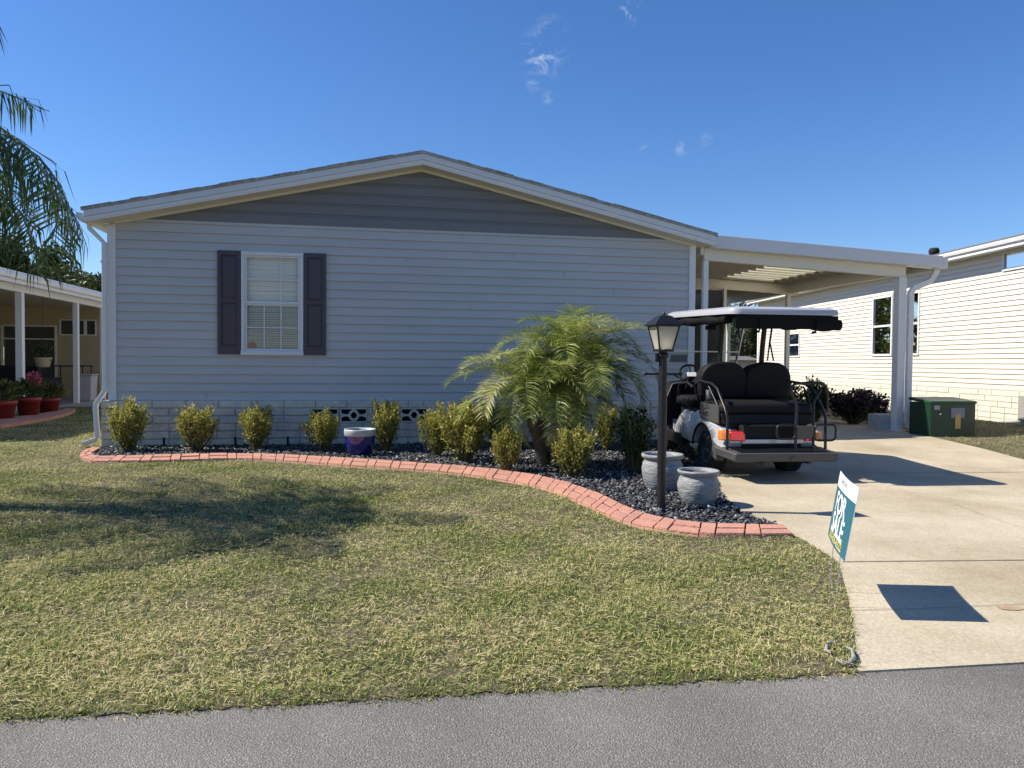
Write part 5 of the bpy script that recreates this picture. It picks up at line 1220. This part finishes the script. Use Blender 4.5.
# ------------------------------------------------------------------ palms
UP = np.array([0, 0, 1.0])
def frond(parts, stems, org, az, el, length, droop, nl, ll, lw, ld, g, vee=.5, start=.12, tipr=.45, twist=0.0, rnd0=None):
    """one pinnate frond: a curved midrib with leaflets in two rows"""
    k = 18; p = np.array(org, float); pts = [p.copy()]; dirs = []
    for i in range(k):
        s = (i + .5) / k; e = el - droop * s ** 1.35; a = az + twist * s
        d = np.array([math.cos(a) * math.cos(e), math.sin(a) * math.cos(e), math.sin(e)]); dirs.append(d); p = p + d * length / k; pts.append(p.copy())
    pts = np.array(pts); stems.append((pts, length))
    t = np.linspace(start, 1.0, nl); idx = np.minimum((t * k).astype(int), k - 1); fr = t * k - idx
    P = pts[idx] * (1 - fr)[:, None] + pts[np.minimum(idx + 1, k)] * fr[:, None]; T = np.array(dirs)[idx]
    S = nrm(np.cross(T, UP)); B = nrm(np.cross(S, T))
    env = np.sin(np.clip((t - start * .4) / (1 - start * .4), 0, 1) ** .75 * math.pi * .86) * .85 + .18
    r0 = g.uniform(.15, .75) if rnd0 is None else rnd0
    for sd in (-1, 1):
        n = len(t); L_ = ll * env * g.uniform(.82, 1.12, n); fw = .35 + tipr * t + g.normal(0, .09, n)
        D = nrm(S * sd + T * fw[:, None] + B * (vee + g.normal(0, .16, n))[:, None])
        D2 = nrm(D + np.array([0, 0, -1.0]) * (ld * g.uniform(.6, 1.4, n))[:, None]); side = nrm(np.cross(D, B) + g.normal(0, .25, (n, 3)))
        W = lw * g.uniform(.7, 1.2, n)
        a = P; b = P + D * (L_ * .5)[:, None]; c = b + D2 * (L_ * .5)[:, None]
        V = np.stack([a - side * (W * .25)[:, None], a + side * (W * .25)[:, None], b + side * (W * .5)[:, None], b - side * (W * .5)[:, None], c, c + side * 1e-4], 1).reshape(-1, 3)
        o = np.arange(n) * 6
        F = np.concatenate([np.stack([o, o + 1, o + 2, o + 3], 1), np.stack([o + 3, o + 2, o + 5, o + 4], 1)])
        parts.append((V, F, np.repeat(np.clip(r0 + g.normal(0, .14, n), 0, 1), 6)))
def midribs(stems, name, m, parent, r=.006):
    f = MB()
    for pts, L_ in stems: f.tube([tuple(p) for p in pts[::2]], [r * (1 - .8 * i / (len(pts[::2]) - 1)) for i in range(len(pts[::2]))], 5)
    return f.build(name, m, parent)
M['rib'] = mat('palm_midrib', (.20, .24, .07), .5)
def date_palm():
    bx, by, bz = G(556, 466); bx -= .05; t = thing('date_palm', 'bushy pygmy date palm with several short trunks in front of the house wall', 'palm', (bx, by, 0)); g = np.random.default_rng(21)
    parts, stems = [], []
    heads = [(-.34, -.10, .90, (-.08, .02)), (.16, .10, 1.36, (.08, .1)), (.38, .0, 1.14, (.22, 0)), (.08, -.20, .78, (.06, -.12))]
    for hx, hy, hz, (fx, fy) in heads:
        f = MB(); k = 9; P = [(fx + (hx - fx) * (i / k) ** 1.3, fy + (hy - fy) * i / k, -.03 + (hz + .06) * i / k) for i in range(k + 1)]; f.tube(P, [.075 + .012 * (i % 2) + .02 * (i / k) for i in range(k + 1)], 12)
        for i in range(46):      # old frond stubs
            u = g.uniform(.1, 1); a = g.uniform(0, 6.28); q = np.array([fx + (hx - fx) * u ** 1.3, fy + (hy - fy) * u, (hz) * u]); d = np.array([math.cos(a), math.sin(a), .9]); f.tube([tuple(q + d * .05), tuple(q + d * (.11 + .03 * g.random()))], [.014, .007], 5)
        f.build('trunk', M['bark'], t)
        nf = 31
        for i in range(nf):
            az = i * 2.399963 + g.uniform(-.2, .2); q = (i + .5) / nf; el = R(86) - q * R(92) + g.normal(0, .10); L_ = g.uniform(.84, 1.10) * (.82 if q < .15 else 1)
            if hy < -.15: L_ *= .8
            fy_ = math.sin(az); 
            if fy_ > .5: L_ *= .85
            frond(parts, stems, (hx, hy, hz + .03), az, el, L_, g.uniform(1.35, 2.2), 54, .255, .0105, .34, g, vee=.34, start=.14, tipr=.5, rnd0=np.clip(g.normal(.52 - .12 * q, .2), .05, .95))
    V, F, r = merge(parts); npmesh('crown', V, F, M['palm'], r, t); 
    cr_ = midribs(stems, 'midribs', M['rib'], t)
    f = MB()      # a few dead tan stalks under the crown
    for i in range(16):
        a = g.uniform(0, 6.28); q = np.array([g.uniform(-.3, .4), g.uniform(-.15, .1), .75]); p = [q, q + np.array([math.cos(a) * .25, math.sin(a) * .25, .03]), q + np.array([math.cos(a) * .42, math.sin(a) * .42, -.25])]; f.tube([tuple(x) for x in p], [.008, .006, .003], 5)
    f.build('dead_stalks', mat('dead_frond', (.33, .25, .15), .8), t)
date_palm()

def queen_palm():
    X0, Y0, Z0 = -5.70, 6.25, 2.68
    t = thing('queen_palm', 'tall palm at the left edge with long drooping dark fronds', 'palm', (X0, Y0, 0)); g = np.random.default_rng(5)
    f = MB(); k = 16; f.tube([(0.05 * math.sin(i * .4), 0, -.05 + (Z0 + .05) * i / k) for i in range(k + 1)], [.16 - .05 * (i / k) + .006 * (i % 2) for i in range(k + 1)], 16); f.build('trunk', M['bark'], t)
    parts, stems = [], []
    # fronds set by hand: (azimuth from +x, start angle, length, droop)
    spec = [(-3, 50, 2.95, 168, 0), (-20, 60, 2.7, 165, 0), (12, 52, 2.7, 165, 0), (-8, 66, 1.95, 50, 0), (-42, 45, 2.2, 120, 0), (40, 42, 2.3, 120, 0), (-75, 55, 2.3, 120, 0), (75, 50, 2.3, 120, 0), (110, 45, 2.3, 115, 0), (-110, 48, 2.3, 120, 0), (145, 52, 2.3, 120, 0), (-145, 50, 2.3, 120, 0), (180, 45, 2.3, 115, 0), (60, 75, 2.2, 95, 0), (-60, 76, 2.2, 95, 0), (170, 78, 2.2, 95, 0), (8, 30, 2.1, 125, 0)]
    for az, el, L_, dr, tw in spec: frond(parts, stems, (.05, 0, Z0), R(az), R(el), L_, R(dr), 70, .66, .022, 3.2, g, vee=-.35, start=.10, tipr=.30, rnd0=g.uniform(.3, .65))
    V, F, r = merge(parts); npmesh('crown', V, F, M['palmdark'], r, t); midribs(stems, 'midribs', M['rib'], t, .016)
queen_palm()

# ------------------------------------------------------------------ shrubs
def shrub_mesh(w, h, seed, n=2600, ls=.034, tips=16, spread=.5):
    """stems fanning from the base, each carrying upward-facing leaves; returns leaf arrays and stem paths"""
    g = np.random.default_rng(seed); parts, paths = [], []
    for i in range(tips):
        a = i * 2.4 + g.uniform(-.4, .4); q = math.sqrt((i + .5) / tips); rr_ = w * .46 * q * g.uniform(.7, 1.12); hh_ = h * (1 - .22 * q * q) * g.uniform(.72, 1.02)
        tip = np.array([rr_ * math.cos(a), rr_ * math.sin(a), hh_]); base = tip * np.array([.12, .12, 0]); mid = base * .4 + tip * np.array([.66, .66, .48]) 
        P = [base, base * .3 + mid * .7, mid, tip * .5 + mid * .5, tip]; paths.append(P)
        m = n // tips; u = g.beta(2.4, 1.0, m); Pq = np.array([np.interp(u * 4, range(5), [p[k] for p in P]) for k in range(3)]).T
        off = g.normal(0, 1, (m, 3)); off = nrm(off) * (g.random((m, 1)) ** .6) * (w * (.155 - .05 * u))[:, None]; C = Pq + off
        C[:, 2] = np.maximum(C[:, 2], .04)
        D = nrm(off / (w * .13) + np.array([0, 0, 1.1]) + g.normal(0, .55, (m, 3))); S = nrm(np.cross(D, g.normal(size=(m, 3))))
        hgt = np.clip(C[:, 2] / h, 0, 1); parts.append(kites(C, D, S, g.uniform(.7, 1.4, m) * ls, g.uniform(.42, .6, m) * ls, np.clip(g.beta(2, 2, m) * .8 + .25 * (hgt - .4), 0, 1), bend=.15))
    return merge(parts), paths
SHR = {}
def make_shrub(nm, label, cat, px, py, w, h, seed, key, mm, group=None, rz=0.0, **kw):
    t = thing(nm, label, cat, G(px, py), rz, group)
    if key not in SHR:
        (V, F, r), paths = shrub_mesh(1.0, 1.0, seed, **kw); me = npmesh('foliage', V, F, mm, r, t)
        f = MB()
        for P in paths: f.tube([tuple(p) for p in P], [.022, .016, .012, .009, .004], 6)
        st = f.build('stem', M['stem'], t); SHR[key] = (me, st)
    else:
        for src in SHR[key]: c = src.copy(); COL.objects.link(c); c.parent = t
    t.scale = (w, w, h); return t
GR = 'golden variegated shrubs in the slate bed'
seq = [(128, 452, 41, 52, 'leftmost golden shrub, beside the white downspout at the house corner', 2), (197, 452.5, 41, 48, 'second golden shrub from the left, just left of the shuttered window', 4), (257, 450.5, 39, 46, 'third golden shrub from the left, below the right side of the window', 6),
       (324, 452.5, 36, 44, 'narrow golden shrub left of the blue flower pot', 1), (386, 452, 34, 53, 'tall narrow golden shrub right of the blue flower pot', 3), (437, 457, 36, 54, 'golden shrub at the left end of the dense clump by the palm', 5),
       (464, 462.5, 50, 60, 'bright broad golden shrub in front of the left palm fronds', 0), (507, 472.5, 36, 46, 'small low golden shrub nearest the salmon edging', 2), (574, 478, 50, 54, 'golden shrub directly in front of the palm trunks', 4), (497, 447, 34, 44, 'golden shrub against the block wall left of the palm trunk', 6), (606, 452, 30, 48, 'golden shrub against the block wall right of the palm', 1)]
for i, (px, py, wp, hp, lab, v) in enumerate(seq):
    y = at(px, py)[1]; s = y / FPX
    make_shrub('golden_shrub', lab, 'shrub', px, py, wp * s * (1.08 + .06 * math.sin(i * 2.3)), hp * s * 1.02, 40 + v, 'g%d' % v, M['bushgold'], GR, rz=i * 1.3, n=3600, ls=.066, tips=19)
y = at(634, 473)[1]; make_shrub('dark_shrub', 'dark green shrub between the palm and the black lamp post', 'shrub', 634, 472, 47 * y / FPX, 68 * y / FPX, 60, 'd0', M['bushdark'], n=3200, ls=.06, tips=20)
# neighbour's foundation plants
y = at(855, 425)[1]; make_shrub('purple_shrub', 'dark purple leaved shrub left of the whitewashed planter', 'shrub', 853, 424, 62 * y / FPX, 36 * y / FPX, 61, 'p0', M['bushpurple'], n=3000, ls=.095, tips=24)
make_shrub('purple_shrub', 'small purple leaved sprig growing over the block planter', 'shrub', 882, 424, 26 * y / FPX, 26 * y / FPX, 62, 'p1', M['bushpurple'], n=700, ls=.09, tips=8)
y = at(818, 422)[1]; make_shrub('green_shrub', 'green shrub against the cream house behind the cart rails', 'shrub', 815, 422, 34 * y / FPX, 44 * y / FPX, 63, 'k0', M['bushdark'], n=2400, ls=.085, tips=16)
y = at(785, 420)[1]; make_shrub('green_shrub', 'green shrub behind the rear seats of the golf cart', 'shrub', 782, 420, 40 * y / FPX, 38 * y / FPX, 64, 'k1', M['bushdark'], n=2400, ls=.085, tips=16)

# ------------------------------------------------------------------ background trees
def tree(label, x, y, h, w, seed, n=7000, ls=.22, trunk_h=.35, mm='treeleaf', clumps=26):
    t = thing('tree', label, 'tree', (x, y, 0), 0, 'trees in the background'); g = np.random.default_rng(seed)
    f = MB(); tp = [(0, 0, -.1), (.05 * w * g.normal(), 0, h * .25), (.06 * w * g.normal(), .03 * w, h * .55), (0, 0, h * .82)]; f.tube(tp, [h * .035, h * .026, h * .018, h * .006], 10)
    cs = []
    for i in range(clumps):
        a = i * 2.4 + g.uniform(-.5, .5); q = (i + .5) / clumps; z = h * (trunk_h + (1 - trunk_h) * g.uniform(.05, .97)); prof = math.sin(min(1, (z / h - trunk_h + .12) / (1.15 - trunk_h)) * math.pi) ** .6
        r = w / 2 * prof * g.uniform(.35, 1.0); c = np.array([r * math.cos(a), r * math.sin(a), z]); cs.append((c, w * g.uniform(.09, .17)))
        b = np.array([0, 0, max(h * .2, z - r * .7)]); f.tube([tuple(b), tuple(b * .45 + c * .55 + np.array([0, 0, -.02 * h])), tuple(c)], [h * .012, h * .008, h * .003], 6)
    f.build('trunk', M['trunk'], t); parts = []
    for c, r in cs:
        m = n // clumps; o = nrm(g.normal(size=(m, 3))) * (g.random((m, 1)) ** .5) * np.array([r, r, r * .7]) * g.uniform(.8, 1.2); D = nrm(g.normal(size=(m, 3)) + np.array([0, 0, .4])); S = nrm(np.cross(D, g.normal(size=(m, 3))))
        parts.append(kites(c + o, D, S, g.uniform(.6, 1.3, m) * ls, g.uniform(.4, .6, m) * ls, g.random(m)))
    V, F, r = merge(parts); npmesh('crown', V, F, M[mm], r, t); return t
def tx(px, Y): d = _F + _R * (px - 512) / FPX; return float(d[0] / d[1] * Y)
tree('large dark oak behind the porch roof at the left photo edge', tx(-8, 36), 36, 6.6, 7.0, 1, n=12000, ls=.26)
tree('dark spreading tree behind the porch roof, second from the left edge', tx(38, 40), 40, 7.0, 6.5, 2, n=9000, ls=.26)
tree('small rounded tree behind the porch roof beside the white downspout', tx(91, 42), 42, 5.9, 3.6, 3, n=8000, ls=.2)
tree('broad tree behind the porch roof seen through palm leaflets', tx(68, 47), 47, 6.3, 4.5, 9, n=7000, ls=.25)
tree('olive green tree in the gap between carport and cream house', tx(742, 36), 36, 4.9, 4.4, 4, n=9000, ls=.19, trunk_h=.12)
tree('low green tree behind the screened porch room', tx(716, 44), 44, 4.6, 5.0, 5, n=7000, ls=.22, trunk_h=.1)
tree('tree standing behind the far corner of the cream house', tx(772, 45), 45, 4.4, 5.0, 6, n=7000, ls=.22, trunk_h=.1)
tree('added unseen tree behind the blue grey home, put in for window reflections', -1.5, 42, 8.6, 8.5, 11, n=7000, ls=.36, trunk_h=.1)  # unseen trees added to darken the reflections in the neighbour's windows
tree('second added unseen tree far behind the blue grey home, for window reflections', -6.5, 47, 9.4, 9.0, 12, n=7000, ls=.38, trunk_h=.1)
# a pale home far behind, seen under the carport
fx, fy = tx(748, 31), 31
fh = thing('distant_home', 'small pale sided building far behind, seen through the carport gap', 'house', (fx, fy, 0), R(6))
f = MB(); laps(f, -2.6, .45, .1, 1.45, .15, .012, lambda u, o, z: (u, -o, z)); laps(f, 0, 3, .1, 1.45, .15, .012, lambda u, o, z: (.45 + o, u, z)); f.build('wall', M['creamwall'], fh)
f = MB(); f.prism([(-.2, 1.44), (3.2, 1.44), (1.5, 1.62)], -2.8, .6, 'x'); f.build('roof', M['shingle'], fh)
